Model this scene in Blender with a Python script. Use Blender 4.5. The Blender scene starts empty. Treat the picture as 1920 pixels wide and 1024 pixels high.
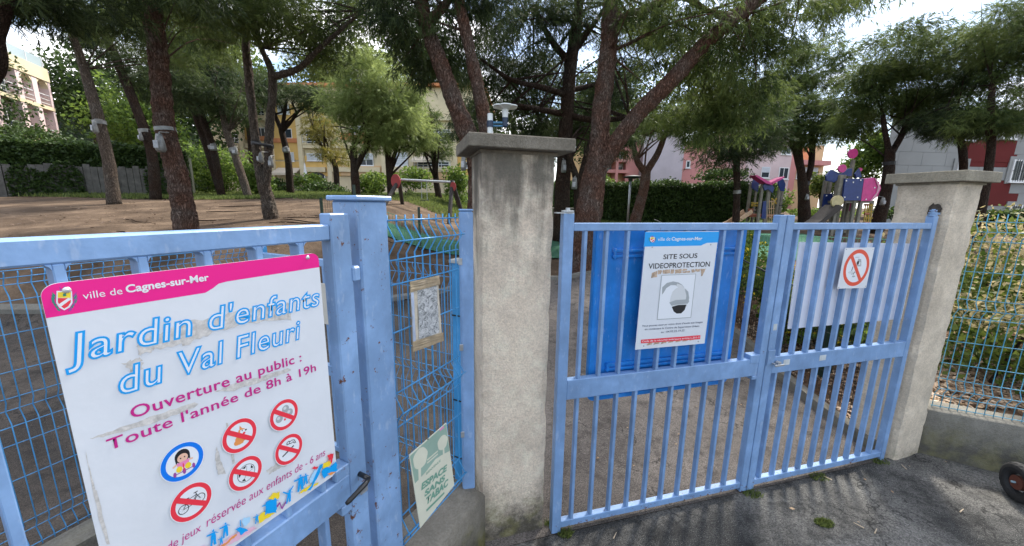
import bpy, bmesh, math, random
import numpy as np
from mathutils import Vector, Matrix, noise as mnoise
rng = np.random.default_rng(7); random.seed(7)
SC = bpy.context.scene
COL = SC.collection
rad = math.radians

# ------------------------------------------------------------------ camera
F = 685.0; EYE = 2.0
_d = np.array([-48., 3638., F]); _d /= np.linalg.norm(_d)
_up = -_d; _f = np.array([0, 0, 1.]); _y = _f-_up*(_f@_up); _y /= np.linalg.norm(_y); _x = np.cross(_y, _up)
R = np.array([_x, _y, _up])
cam = bpy.data.cameras.new('camera'); camo = bpy.data.objects.new('camera', cam); COL.objects.link(camo)
cam.sensor_width = 36; cam.lens = F/1920*36; cam.sensor_fit = 'HORIZONTAL'; cam.clip_start = .02; cam.clip_end = 900
cr, cu, cb = R@[1, 0, 0], R@[0, -1, 0], R@[0, 0, -1]
camo.matrix_world = Matrix([[cr[0], cu[0], cb[0], 0], [cr[1], cu[1], cb[1], 0], [cr[2], cu[2], cb[2], EYE], [0, 0, 0, 1]])
SC.camera = camo

# ------------------------------------------------------------------ light
SUN_AZ, SUN_EL = 32, 52            # degrees clockwise from +Y, above the horizon
w = bpy.data.worlds.new('World'); SC.world = w; w.use_nodes = True
nt = w.node_tree; N = nt.nodes; Lk = nt.links; N.clear()
out = N.new('ShaderNodeOutputWorld'); bg = N.new('ShaderNodeBackground'); sky = N.new('ShaderNodeTexSky')
sky.sky_type = 'NISHITA'; sky.sun_disc = False; sky.sun_elevation = rad(SUN_EL); sky.sun_rotation = rad(SUN_AZ)
sky.air_density = 1.0; sky.dust_density = 1.2
tc = N.new('ShaderNodeTexCoord'); nz = N.new('ShaderNodeTexNoise'); nz.inputs['Scale'].default_value = 2.2
nz.inputs['Detail'].default_value = 7; nz.inputs['Roughness'].default_value = .55
mp = N.new('ShaderNodeMapping'); mp.inputs['Scale'].default_value = (1, 1, 2.2); mp.inputs['Location'].default_value = (3.1, 1.2, .4)
Lk.new(tc.outputs['Generated'], mp.inputs[0]); Lk.new(mp.outputs[0], nz.inputs['Vector'])
rp = N.new('ShaderNodeValToRGB'); rp.color_ramp.elements[0].position = .48; rp.color_ramp.elements[1].position = .58
Lk.new(nz.outputs['Fac'], rp.inputs[0])
mx = N.new('ShaderNodeMixRGB'); Lk.new(rp.outputs[0], mx.inputs[0]); Lk.new(sky.outputs[0], mx.inputs[1])
mx.inputs[2].default_value = (9.6, 9.6, 9.7, 1)      # sunlit cloud, same units as the sky
bg.inputs['Strength'].default_value = .13
Lk.new(mx.outputs[0], bg.inputs[0]); Lk.new(bg.outputs[0], out.inputs[0])
sl = bpy.data.lights.new('sun', 'SUN'); sl.energy = 3.5; sl.angle = rad(7); sl.color = (1, .95, .86)
so = bpy.data.objects.new('sun', sl); COL.objects.link(so)
_sd = Vector((math.sin(rad(SUN_AZ))*math.cos(rad(SUN_EL)), math.cos(rad(SUN_AZ))*math.cos(rad(SUN_EL)), math.sin(rad(SUN_EL))))
so.rotation_euler = _sd.to_track_quat('Z', 'Y').to_euler()
vs = SC.view_settings; SC.display_settings.display_device = 'sRGB'
vs.view_transform = 'Standard'; vs.look = 'None'; vs.gamma = 1; vs.use_curve_mapping = False
vs.exposure = 1.32
SC.cycles.max_bounces = 8; SC.cycles.transparent_max_bounces = 8

# ------------------------------------------------------------------ geometry of the place
def ray(px, py): return R@np.array([(px-960)/F, (py-512)/F, 1.])
O = np.array([0, 0, EYE])
def at(px, py, Y):
    v = ray(px, py); return O+v*(Y/v[1])
def atz(px, py, z):
    v = ray(px, py); return O+v*((z-EYE)/v[2])
class Fr:
    """vertical reference plane: x runs along the azimuth az, y away from the street, z up"""
    def __init__(s, ox, oy, az):
        s.o = np.array([ox, oy, 0.]); a = rad(az); s.az = az
        s.u = np.array([math.sin(a), math.cos(a), 0]); s.n = np.array([-math.cos(a), math.sin(a), 0]); s.rot = math.pi/2-a
    def p(s, px, py, d=0):
        v = ray(px, py); t = (s.n@(s.o+s.n*d-O))/(s.n@v); q = O+t*v
        return float((q-s.o)@s.u), float(q[2])
    def w(s, a, d, z): return s.o+s.u*a+s.n*d+np.array([0, 0, z])
    def loc(s, q): q = np.array(q)-s.o; return float(q@s.u), float(q@s.n), float(q[2])
GR = Fr(.290, 1.965, 75.35)      # double gate
GL = Fr(-.181, 1.825, 28.0)      # side gate and its mesh panel

# ------------------------------------------------------------------ materials
MATS = {}
def mat(name, col, rough=.6, metal=0, spec=.5):
    if name in MATS: return MATS[name]
    m = bpy.data.materials.new(name); m.use_nodes = True; b = m.node_tree.nodes['Principled BSDF']
    b.inputs['Base Color'].default_value = (*col, 1); b.inputs['Roughness'].default_value = rough; b.inputs['Metallic'].default_value = metal
    b.inputs['Specular IOR Level'].default_value = spec
    MATS[name] = m; m['b'] = 1; return m
class NB:
    """little node builder"""
    def __init__(s, m): s.t = m.node_tree; s.n = s.t.nodes; s.l = s.t.links; s.b = s.n['Principled BSDF']; s.tc = s.n.new('ShaderNodeTexCoord'); s.geo = None
    def coord(s, kind='Object', scale=(1, 1, 1)):
        mp = s.n.new('ShaderNodeMapping'); mp.inputs['Scale'].default_value = scale
        if kind == 'World':
            if not s.geo: s.geo = s.n.new('ShaderNodeNewGeometry')
            s.l.new(s.geo.outputs['Position'], mp.inputs[0])
        else: s.l.new(s.tc.outputs[kind], mp.inputs[0])
        return mp.outputs[0]
    def noise(s, vec, scale, detail=4, rough=.5, dist=0):
        n = s.n.new('ShaderNodeTexNoise'); n.inputs['Scale'].default_value = scale; n.inputs['Detail'].default_value = detail
        n.inputs['Roughness'].default_value = rough; n.inputs['Distortion'].default_value = dist; s.l.new(vec, n.inputs['Vector']); return n.outputs['Fac']
    def vor(s, vec, scale, feature='F1', out='Distance'):
        n = s.n.new('ShaderNodeTexVoronoi'); n.feature = feature; n.inputs['Scale'].default_value = scale; s.l.new(vec, n.inputs['Vector']); return n.outputs[out]
    def ramp(s, fac, *st):
        r = s.n.new('ShaderNodeValToRGB'); e = r.color_ramp.elements
        e[0].position, e[0].color = st[0][0], (*st[0][1], 1) if len(st[0][1]) == 3 else st[0][1]
        e[1].position, e[1].color = st[-1][0], (*st[-1][1], 1)
        for p, c in st[1:-1]: x = e.new(p); x.color = (*c, 1)
        s.l.new(fac, r.inputs[0]); return r.outputs[0]
    def mix(s, fac, a, b, mode='MIX'):
        m = s.n.new('ShaderNodeMixRGB'); m.blend_type = mode
        for i, v in ((0, fac), (1, a), (2, b)):
            if isinstance(v, (int, float)): m.inputs[i].default_value = v
            elif isinstance(v, tuple): m.inputs[i].default_value = (*v, 1)
            else: s.l.new(v, m.inputs[i])
        return m.outputs[0]
    def math(s, op, a, b=0., c=None):
        m = s.n.new('ShaderNodeMath'); m.operation = op
        for i, v in ((0, a), (1, b)) + (((2, c),) if c is not None else ()):
            if isinstance(v, (int, float)): m.inputs[i].default_value = v
            else: s.l.new(v, m.inputs[i])
        return m.outputs[0]
    def sep(s, vec, ax):
        m = s.n.new('ShaderNodeSeparateXYZ'); s.l.new(vec, m.inputs[0]); return m.outputs[ax]
    def attr(s, name):
        a = s.n.new('ShaderNodeAttribute'); a.attribute_name = name; return a.outputs['Fac']
    def smooth(s, v, a, b):
        m = s.n.new('ShaderNodeMapRange'); m.interpolation_type = 'SMOOTHSTEP'; s.l.new(v, m.inputs[0]); m.inputs[1].default_value = a; m.inputs[2].default_value = b; return m.outputs[0]
    def color(s, c): s.l.new(c, s.b.inputs['Base Color'])
    def rough(s, c): s.l.new(c, s.b.inputs['Roughness'])
    def bump(s, h, strength=.3, dist=.01):
        b = s.n.new('ShaderNodeBump'); b.inputs['Strength'].default_value = strength; b.inputs['Distance'].default_value = dist
        s.l.new(h, b.inputs['Height']); s.l.new(b.outputs[0], s.b.inputs['Normal'])
W0 = (0, 0, 0); W1 = (1, 1, 1)

def paint(name, base, rust=.5, rough=.42, fade=1.25):
    m = mat(name, base, rough); n = NB(m); v = n.coord('World')
    a = n.noise(v, 5, 5, .6); lighter = tuple(min(1, c*fade+.02) for c in base); darker = tuple(c*.8 for c in base)
    c = n.ramp(a, (.3, darker), (.55, base), (.75, lighter))
    st = n.ramp(n.noise(n.coord('World', (1, 1, .35)), 38, 3, .7), (.60, W0), (.68, W1))     # pale scuffs
    c = n.mix(n.math('MULTIPLY', st, .28), c, tuple(min(1, x*.6+.34) for x in base))
    gr = n.ramp(n.noise(n.coord('World', (1, 1, .4)), 11, 5, .7), (.5, W0), (.8, W1))      # grime
    c = n.mix(n.math('MULTIPLY', gr, .45), c, tuple(x*.5 for x in base))
    z = n.sep(v, 2); rn = n.noise(v, 26, 6, .75)     # rust gathers at the welds and at the feet
    for z0, z1, amt in ((.12, -.02, .11), (.93, .875, .035), (.97, 1.01, .05), (1.80, 1.87, .035)): rn = n.math('ADD', rn, n.math('MULTIPLY', n.math('MULTIPLY', n.smooth(z, z0, z1), amt), n.smooth(z, z1+.05*(1 if z1 > z0 else -1), z1) if z0 != .12 else 1.0))
    rr = n.ramp(rn, (.725-.06*rust, W0), (.74-.06*rust, W1)); c = n.mix(rr, c, n.mix(n.noise(v, 90, 2), (.05, .016, .008), (.20, .07, .03)))
    n.color(c); n.bump(n.math('ADD', n.noise(v, 60, 3), n.math('MULTIPLY', rr, -.6)), .12, .004); return m
BLUE = paint('blue_paint', (.185, .315, .54), .6)
BLUE2 = paint('blue_paint_rusty', (.185, .31, .52), 1.6)
MESHB = paint('mesh_blue', (.05, .27, .56), .1, .35)
MESHT = paint('mesh_turquoise', (.08, .32, .48), .1, .35)
PANELB = paint('panel_blue', (.018, .22, .66), .0, .35)

def concrete(name, base, top=2.2, stain=1.0, moss=1.0, mossz=.55, streaktop=None):
    m = mat(name, base, .9, spec=.2); n = NB(m); v = n.coord('World'); z = n.sep(v, 2)
    c = n.ramp(n.noise(v, 3.2, 6, .65), (.3, tuple(x*.72 for x in base)), (.52, base), (.72, tuple(min(.9, x*1.22) for x in base)))
    c = n.mix(n.math('MULTIPLY', n.ramp(n.noise(v, 85, 4, .75), (.40, W0), (.62, W1)), .42), c, tuple(x*.42 for x in base))
    c = n.mix(n.math('MULTIPLY', n.ramp(n.noise(v, 9, 6, .7), (.50, W0), (.68, W1)), .35), c, tuple(min(.9, x*1.3+.03) for x in base))
    if stain > 0:   # rain streaks running down from under the slab
        sv = n.coord('World', (1, 1, .12)); s = n.noise(sv, 12, 5, .6)
        h = n.smooth(z, top-1.2, top+.05)
        f = n.math('MULTIPLY', n.smooth(n.math('ADD', n.math('MULTIPLY', n.math('ADD', s, n.noise(v, 5, 4, .6)), .5), n.math('MULTIPLY', h, .38)), .64, .92), stain)
        c = n.mix(f, c, n.mix(n.noise(v, 40, 3), (.035, .034, .03), (.10, .095, .08)))
    if moss > 0:
        h = n.smooth(z, mossz, mossz-.7)
        f = n.smooth(n.math('ADD', n.math('ADD', n.math('MULTIPLY', n.noise(v, 4, 6, .7), .6), n.math('MULTIPLY', n.noise(v, 30, 5, .75), .4)), n.math('MULTIPLY', h, .5)), .62, 1.08)
        c = n.mix(n.math('MULTIPLY', f, moss*.85), c, n.mix(n.ramp(n.noise(v, 9, 4), (.42, W0), (.62, W1)), (.04, .038, .03), (.13, .12, .04)))
    n.color(c); n.bump(n.math('ADD', n.noise(v, 120, 3, .7), n.math('MULTIPLY', n.noise(v, 14, 4), 1.5)), .9, .009); return m
CONC = concrete('render_pillar', (.78, .66, .53), 2.28, .86, 1.1, .62)
CONC_R = concrete('render_pillar_pale', (.68, .585, .465), 2.2, .12, 1.0, .35)
CAPM = concrete('slab_concrete', (.20, .178, .143), 2.34, 0, 0)
CAPM_R = concrete('slab_concrete_pale', (.30, .27, .21), 2.34, 0, 0)
LOWW = concrete('mossy_wall', (.22, .20, .165), .9, 0, 1.3, .62)

def asphalt(name, dark, lite, scale=95, patch=(.4, .62), wpos=(0, 0, 0)):
    m = mat(name, dark, .85, spec=.35); n = NB(m); v = n.coord('World')
    big = n.ramp(n.noise(v, .9, 5, .6), (patch[0], W0), (patch[1], W1))
    c = n.mix(big, dark, lite)
    st = n.vor(v, scale, 'F1', 'Color'); g = n.sep(st, 0)
    c = n.mix(.75, c, n.mix(g, n.mix(.65, c, (0., 0., 0.)), n.mix(1.0, c, (1.7, 1.7, 1.7), 'MULTIPLY')), 'MIX')
    c = n.mix(n.ramp(n.noise(v, 240, 2, .6), (.62, W0), (.7, W1)), c, tuple(min(.85, x*3.0) for x in lite))
    c = n.mix(n.ramp(n.noise(v, 6, 5, .7), (.5, W0), (.72, W1)), c, tuple(x*.45 for x in dark))
    cw = n.n.new('ShaderNodeVectorMath'); cw.operation = 'ADD'; cn = n.n.new('ShaderNodeTexNoise'); cn.inputs['Scale'].default_value = 4; cn.inputs['Detail'].default_value = 6; n.l.new(v, cn.inputs['Vector']); n.l.new(v, cw.inputs[0]); n.l.new(cn.outputs['Color'], cw.inputs[1])
    ck = n.math('MULTIPLY', n.ramp(n.vor(cw.outputs[0], 1.3, 'DISTANCE_TO_EDGE'), (.004, W1), (.016, W0)), n.ramp(n.noise(v, 1.4, 3), (.48, W0), (.56, W1)))
    c = n.mix(n.math('MULTIPLY', ck, .8), c, tuple(x*.2 for x in dark))
    n.color(c); n.bump(n.math('SUBTRACT', n.noise(v, 160, 3, .6), n.math('MULTIPLY', n.vor(v, scale), .9)), .9, .006); return m
ASPH_OUT = asphalt('street_asphalt', (.030, .030, .029), (.15, .143, .13), 130, (.42, .60))
ASPH_IN = asphalt('path_asphalt', (.095, .082, .073), (.185, .162, .145), 190, (.38, .68))
def earth(name, a, b, c2, s=1.2, b2=.6):
    m = mat(name, a, .95, spec=.1); n = NB(m); v = n.coord('World')
    c = n.ramp(n.noise(v, s, 6, .65), (.32, a), (.5, b), (.7, c2)); c = n.mix(n.math('MULTIPLY', n.noise(v, 26, 4, .7), .55), c, tuple(x*.4 for x in a))
    n.color(c); n.bump(n.math('ADD', n.noise(v, 30, 4, .7), n.noise(v, 4, 4)), b2, .04); return m
DIRT = earth('bare_earth', (.060, .041, .028), (.118, .082, .056), (.23, .165, .115), 1.1)
MULCH = earth('mulch', (.11, .06, .035), (.20, .125, .08), (.30, .21, .14), 9, 1)
GRASSM = earth('turf', (.03, .05, .012), (.055, .085, .02), (.10, .11, .03), 2)
RUBBER = earth('green_rubber', (.045, .125, .075), (.055, .145, .09), (.07, .165, .105), 2, .15)

def leafmat(name, a, b, tr=.35):
    m = bpy.data.materials.new(name); m.use_nodes = True; t = m.node_tree; t.nodes.clear()
    o = t.nodes.new('ShaderNodeOutputMaterial'); at_ = t.nodes.new('ShaderNodeAttribute'); at_.attribute_name = 'tone'
    r = t.nodes.new('ShaderNodeValToRGB'); r.color_ramp.elements[0].color = (*a, 1); r.color_ramp.elements[1].color = (*b, 1)
    t.links.new(at_.outputs['Fac'], r.inputs[0])
    d = t.nodes.new('ShaderNodeBsdfPrincipled'); d.inputs['Roughness'].default_value = .55; d.inputs['Specular IOR Level'].default_value = .25
    tl = t.nodes.new('ShaderNodeBsdfTranslucent'); mxs = t.nodes.new('ShaderNodeMixShader'); mxs.inputs[0].default_value = tr
    hs = t.nodes.new('ShaderNodeHueSaturation'); hs.inputs['Value'].default_value = 1.5; hs.inputs['Hue'].default_value = .49; t.links.new(r.outputs[0], hs.inputs['Color'])
    t.links.new(r.outputs[0], d.inputs['Base Color']); t.links.new(hs.outputs[0], tl.inputs[0])
    t.links.new(d.outputs[0], mxs.inputs[1]); t.links.new(tl.outputs[0], mxs.inputs[2]); t.links.new(mxs.outputs[0], o.inputs[0]); return m
PINE = leafmat('pine_needles', (.026, .048, .014), (.14, .185, .05), .42)
PINE_DK = leafmat('pine_needles_dark', (.014, .028, .011), (.08, .112, .036), .37)
PINE_LT = leafmat('pine_needles_fresh', (.09, .13, .035), (.29, .35, .12), .5)
PINE_YL = leafmat('yellow_foliage', (.13, .12, .02), (.26, .23, .05), .4)
HEDGE = leafmat('hedge_leaves', (.014, .03, .008), (.06, .105, .022), .3)
SHRUB = leafmat('shrub_leaves', (.04, .08, .015), (.17, .25, .045), .45)
BUSH_A = leafmat('bush_leaves', (.03, .055, .01), (.15, .19, .035), .35)
BUSH_B = leafmat('bush_pale_tips', (.22, .19, .07), (.50, .42, .24), .35)
FLOWER = leafmat('yellow_flowers', (.6, .42, .02), (.75, .6, .05), .3)
DRYLEAF = leafmat('dry_leaves', (.22, .12, .06), (.50, .36, .22), .2)
GRASSL = leafmat('grass_blades', (.05, .075, .018), (.17, .21, .06), .4)

def barkmat(name, a, b, c3, sc=1):
    m = mat(name, a, .9, spec=.12); n = NB(m); v = n.coord('World', (1, 1, .3)); w_ = n.coord('World')
    nn = n.n.new('ShaderNodeTexNoise'); nn.inputs['Scale'].default_value = 14; nn.inputs['Detail'].default_value = 4; n.l.new(v, nn.inputs['Vector'])
    sc_ = n.n.new('ShaderNodeVectorMath'); sc_.operation = 'SCALE'; sc_.inputs['Scale'].default_value = .14; n.l.new(nn.outputs['Color'], sc_.inputs[0])
    wv = n.n.new('ShaderNodeVectorMath'); wv.operation = 'ADD'; n.l.new(v, wv.inputs[0]); n.l.new(sc_.outputs[0], wv.inputs[1]); v2 = wv.outputs[0]
    e = n.vor(v2, 30*sc, 'DISTANCE_TO_EDGE'); crack = n.ramp(e, (.0, W0), (.22, W1)); fine = n.noise(v2, 55, 5, .75)
    pc = n.sep(n.vor(v2, 30*sc, 'F1', 'Color'), 0)
    c = n.mix(n.math('MULTIPLY', n.math('ADD', pc, fine), .5), a, b); c = n.mix(n.ramp(n.noise(w_, 2.6, 5, .6), (.42, W0), (.66, W1)), c, c3)
    c = n.mix(n.ramp(fine, (.35, W1), (.55, W0)), c, tuple(x*.38 for x in a))
    c = n.mix(n.math('MULTIPLY', n.math('SUBTRACT', 1., crack), .62), c, tuple(x*.3 for x in a)); n.color(c)
    n.bump(n.math('ADD', crack, fine), 1, .035); return m
BARK = barkmat('pine_bark', (.16, .078, .052), (.30, .17, .125), (.24, .195, .165))
BARK_DK = barkmat('pine_bark_dark', (.06, .036, .026), (.10, .062, .045), (.09, .075, .062))
BARK_GY = barkmat('pine_bark_grey', (.14, .105, .08), (.26, .20, .16), (.22, .19, .16))
CUT = mat('cut_wood', (.42, .33, .23), .8)
def plain(name, col, rough=.6, var=.25, metal=0, sc=8):
    if name in MATS: return MATS[name]
    m = mat(name, col, rough, metal); n = NB(m); v = n.coord('World')
    n.color(n.ramp(n.noise(v, sc, 5, .65), (.3, tuple(x*(1-var) for x in col)), (.7, tuple(min(1, x*(1+var*.5)) for x in col))))
    n.bump(n.noise(v, sc*8, 3), .1, .003); return m
SIGNW = plain('sign_white', (.64, .67, .72), .35, .05, sc=6)
WHITEP = plain('white_board', (.72, .75, .84), .4, .05, sc=4)
MAG = mat('magenta_print', (.78, .006, .24), .35); MAG2 = mat('magenta_lettering', (.50, .012, .22), .35)
CYAN = mat('cyan_print', (.0, .31, .76), .35); WHT = mat('white_print', (.70, .73, .78), .35); BLK = mat('black_print', (.012, .012, .015), .4)
RED = mat('red_print', (.74, .035, .06), .35); RED2 = mat('orange_red_print', (.68, .07, .03), .45); BLUP = mat('blue_print', (.0, .17, .72), .35)
YEL = mat('yellow_print', (.80, .60, .03), .4); ORG = mat('orange_print', (.72, .28, .08), .4); GRNP = mat('green_print', (.02, .22, .16), .4)
PNK = mat('pink_print', (.72, .22, .45), .4); SKIN = mat('skin_print', (.72, .45, .33), .4); GREYP = mat('grey_print', (.33, .36, .38), .4)
LGREY = mat('pale_grey_print', (.58, .60, .62), .4); PURP = mat('purple_print', (.28, .06, .30), .4); TXTG = mat('grey_lettering', (.10, .12, .17), .5)
TAN = plain('torn_glue_residue', (.50, .37, .27), .8, .5, sc=60)
STEEL = plain('galvanised_steel', (.42, .44, .46), .45, .3, .6, 20); BLACKP = mat('black_plastic', (.012, .012, .013), .3)
DGREEN = plain('dark_green_paint', (.008, .03, .02), .4, .3); BLACKM = plain('black_mesh_paint', (.012, .016, .016), .5, .3)
GREENM = plain('green_mesh_paint', (.08, .30, .19), .5, .2)

# ------------------------------------------------------------------ object helpers
def tag(o, label=None, cat=None, group=None, kind=None):
    if label: o['label'] = label
    if cat: o['category'] = cat
    if group: o['group'] = group
    if kind: o['kind'] = kind
    return o
def thing(name, label, cat, loc=(0, 0, 0), rotz=0, group=None):
    o = bpy.data.objects.new(name, None); COL.objects.link(o); o.location = loc; o.rotation_euler = (0, 0, rotz); o.empty_display_size = .1
    return tag(o, label, cat, group)
def link(name, me, parent=None, loc=(0, 0, 0), rotz=0):
    o = bpy.data.objects.new(name, me); COL.objects.link(o); o.location = loc; o.rotation_euler = (0, 0, rotz)
    if parent: o.parent = parent
    return o
class MB:
    def __init__(s): s.v = []; s.f = []; s.m = []
    def add(s, vs, fs, mi=0):
        k = len(s.v); s.v += [tuple(map(float, p)) for p in vs]; s.f += [tuple(i+k for i in f) for f in fs]; s.m += [mi]*len(fs); return s
    def box(s, x0, x1, y0, y1, z0, z1, mi=0, bev=0):
        if bev:
            b = bev; vs = []
            for z, i in ((z0, b), (z0+b, 0), (z1-b, 0), (z1, b)):
                vs += [(x0+i, y0+i+(0 if i else b), z), (x0+i+(0 if i else b), y0+i, z), (x1-i-(0 if i else b), y0+i, z), (x1-i, y0+i+(0 if i else b), z),
                       (x1-i, y1-i-(0 if i else b), z), (x1-i-(0 if i else b), y1-i, z), (x0+i+(0 if i else b), y1-i, z), (x0+i, y1-i-(0 if i else b), z)]
            fs = [tuple(range(7, -1, -1)), tuple(range(24, 32))]
            for r in range(3):
                for k in range(8): fs.append((r*8+k, r*8+(k+1) % 8, (r+1)*8+(k+1) % 8, (r+1)*8+k))
            return s.add(vs, fs, mi)
        return s.add([(x0, y0, z0), (x1, y0, z0), (x1, y1, z0), (x0, y1, z0), (x0, y0, z1), (x1, y0, z1), (x1, y1, z1), (x0, y1, z1)],
                     [(3, 2, 1, 0), (4, 5, 6, 7), (0, 1, 5, 4), (1, 2, 6, 5), (2, 3, 7, 6), (3, 0, 4, 7)], mi)
    def tube(s, pts, r, n=8, mi=0, cap=True, flat=None):
        pts = [np.array(p, float) for p in pts]; k = len(pts); rs = r if hasattr(r, '__len__') else [r]*k; vs = []
        T = [pts[min(i+1, k-1)]-pts[max(i-1, 0)] for i in range(k)]; t0 = T[0]/np.linalg.norm(T[0])
        a = np.cross(t0, [0, 0, 1]) if abs(t0[2]) < .9 else np.cross(t0, [0, 1, 0]); a /= np.linalg.norm(a)
        for i in range(k):
            t = T[i]/(np.linalg.norm(T[i])+1e-9); a = a-t*(a@t); a /= np.linalg.norm(a)+1e-9; b = np.cross(t, a)
            for j in range(n):
                q = 2*math.pi*j/n; vs.append(pts[i]+rs[i]*(a*math.cos(q)+b*math.sin(q)))
        fs = [(i*n+j, i*n+(j+1) % n, (i+1)*n+(j+1) % n, (i+1)*n+j) for i in range(k-1) for j in range(n)]
        if cap: fs += [tuple(range(n-1, -1, -1)), tuple(range((k-1)*n, k*n))]
        return s.add(vs, fs, mi)
    def lathe(s, prof, n=20, c=(0, 0, 0), mi=0, cap=True):
        vs = [(c[0]+r*math.cos(2*math.pi*j/n), c[1]+r*math.sin(2*math.pi*j/n), c[2]+z) for r, z in prof for j in range(n)]; k = len(prof)
        fs = [(i*n+j, i*n+(j+1) % n, (i+1)*n+(j+1) % n, (i+1)*n+j) for i in range(k-1) for j in range(n)]
        if cap: fs += [tuple(range(n-1, -1, -1)), tuple(range((k-1)*n, k*n))]
        return s.add(vs, fs, mi)
    def prism(s, poly, y0, y1, mi=0):     # polygon in x,z extruded along y
        n = len(poly); vs = [(x, y0, z) for x, z in poly]+[(x, y1, z) for x, z in poly]
        return s.add(vs, [tuple(range(n)), tuple(range(2*n-1, n-1, -1))]+[(i, i+n, (i+1) % n+n, (i+1) % n) for i in range(n)], mi)
    def prismz(s, poly, z0, z1, mi=0):
        n = len(poly); vs = [(x, y, z0) for x, y in poly]+[(x, y, z1) for x, y in poly]
        return s.add(vs, [tuple(range(n-1, -1, -1)), tuple(range(n, 2*n))]+[(i, (i+1) % n, (i+1) % n+n, i+n) for i in range(n)], mi)
    def mesh(s, name, mats, smooth=False):
        me = bpy.data.meshes.new(name); me.from_pydata(s.v, [], s.f)
        for m in (mats if isinstance(mats, (list, tuple)) else [mats]): me.materials.append(m)
        if any(s.m): me.polygons.foreach_set('material_index', s.m)
        if smooth: me.polygons.foreach_set('use_smooth', [True]*len(s.f))
        bm = bmesh.new(); bm.from_mesh(me); bmesh.ops.recalc_face_normals(bm, faces=bm.faces); bm.to_mesh(me); bm.free()
        me.update(); return me
    def build(s, name, mats, parent=None, loc=(0, 0, 0), rotz=0, smooth=False): return link(name, s.mesh(name, mats, smooth), parent, loc, rotz)
def struct(o): o['kind'] = 'structure'; return o

def big_mesh(name, V, Fc, mat_, tone=None, parent=None, loc=(0, 0, 0)):
    """V (n,3), Fc (m,k) arrays, all faces k-gons"""
    me = bpy.data.meshes.new(name); k = Fc.shape[1]
    me.vertices.add(len(V)); me.vertices.foreach_set('co', np.ascontiguousarray(V, dtype=np.float32).ravel())
    me.loops.add(Fc.size); me.loops.foreach_set('vertex_index', Fc.astype(np.int32).ravel())
    me.polygons.add(len(Fc)); me.polygons.foreach_set('loop_start', np.arange(0, Fc.size, k, dtype=np.int32)); me.polygons.foreach_set('loop_total', np.full(len(Fc), k, dtype=np.int32))
    if tone is not None:
        a = me.attributes.new('tone', 'FLOAT', 'POINT'); a.data.foreach_set('value', tone.astype(np.float32))
    me.materials.append(mat_); me.update(calc_edges=True)
    return link(name, me, parent, loc)

# ---------------- print on a flat sign
def text_mesh(body, offset=0.0, shear=0.0, spacing=1.0):
    cu_ = bpy.data.curves.new('lettering', 'FONT'); cu_.body = body; cu_.offset = offset; cu_.shear = shear; cu_.size = 1; cu_.space_character = spacing; cu_.resolution_u = 4
    o = bpy.data.objects.new('lettering', cu_); COL.objects.link(o); dg = bpy.context.evaluated_depsgraph_get(); dg.update()
    me = bpy.data.meshes.new_from_object(o.evaluated_get(dg)); bpy.data.objects.remove(o); bpy.data.curves.remove(cu_); return me
class Print:
    """flat print on the street side of a board that stands in frame fr at depth d"""
    def __init__(s, fr, d, parent, step=.00014): s.fr = fr; s.d = d; s.par = parent; s.k = 1; s.step = step
    def q(s, *pts): return [s.fr.p(x, y, s.d) for x, y in pts]
    def y(s): return s.d-s.k*s.step
    def up(s): s.k += 1; return s
    def polys(s, name, items, mats):
        mb = MB()
        for ix, it in enumerate(items):
            pts, mi = it; n = len(pts); mb.add([(x, s.y()-ix*.000012, z) for x, z in pts], [tuple(range(n))], mi)
        o = mb.build(name, mats, s.par); s.k += 1+len(items)*.000012/s.step; return o
    def text(s, body, p0, p1, ptop, m, offset=0, shear=0, name='lettering', lift=0, spacing=1.0, capr=.73):
        a, b, t = s.fr.p(*p0, s.d), s.fr.p(*p1, s.d), s.fr.p(*ptop, s.d)
        ref = text_mesh(body, 0, shear, spacing); rx = [v.co.x for v in ref.vertices]; bpy.data.meshes.remove(ref)
        me = text_mesh(body, offset, shear, spacing); n = len(me.vertices); co = np.empty(n*3); me.vertices.foreach_get('co', co); co = co.reshape(-1, 3)
        x0, x1 = min(rx), max(rx); L_ = math.hypot(b[0]-a[0], b[1]-a[1]); sl_ = (b[1]-a[1])/(b[0]-a[0])
        h = (t[1]-(a[1]+(t[0]-a[0])*sl_))/capr
        sx = (b[0]-a[0])/(x1-x0)
        nc = np.zeros_like(co); nc[:, 0] = a[0]+(co[:, 0]-x0)*sx; nc[:, 2] = a[1]+(nc[:, 0]-a[0])*sl_+co[:, 1]*h; par_ = list(range(n))        # letters that touch each other lie a hair apart
        def root_(i):
            while par_[i] != i: par_[i] = par_[par_[i]]; i = par_[i]
            return i
        for f_ in me.polygons:
            r0 = root_(f_.vertices[0])
            for i in f_.vertices[1:]: par_[root_(i)] = r0
        ids = {}; lay = np.array([ids.setdefault(root_(i), len(ids)) % 4 for i in range(n)])
        nc[:, 1] = s.y()-lift-lay*.000012
        me.vertices.foreach_set('co', nc.ravel()); me.materials.clear(); me.materials.append(m); me.name = name; me.update()
        return link(name, me, s.par)
def ell(cx, cz, rx, rz, n=40, a0=0, a1=2*math.pi):
    return [(cx+rx*math.cos(a0+(a1-a0)*i/n), cz+rz*math.sin(a0+(a1-a0)*i/n)) for i in range(n + (0 if abs(a1-a0-2*math.pi) < 1e-6 else 1))]
def seg(x0, z0, x1, z1, wd):
    L_ = math.hypot(x1-x0, z1-z0)+1e-9; nx, nz_ = -(z1-z0)/L_*wd/2, (x1-x0)/L_*wd/2
    return [(x0+nx, z0+nz_), (x1+nx, z1+nz_), (x1-nx, z1-nz_), (x0-nx, z0-nz_)]
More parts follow.
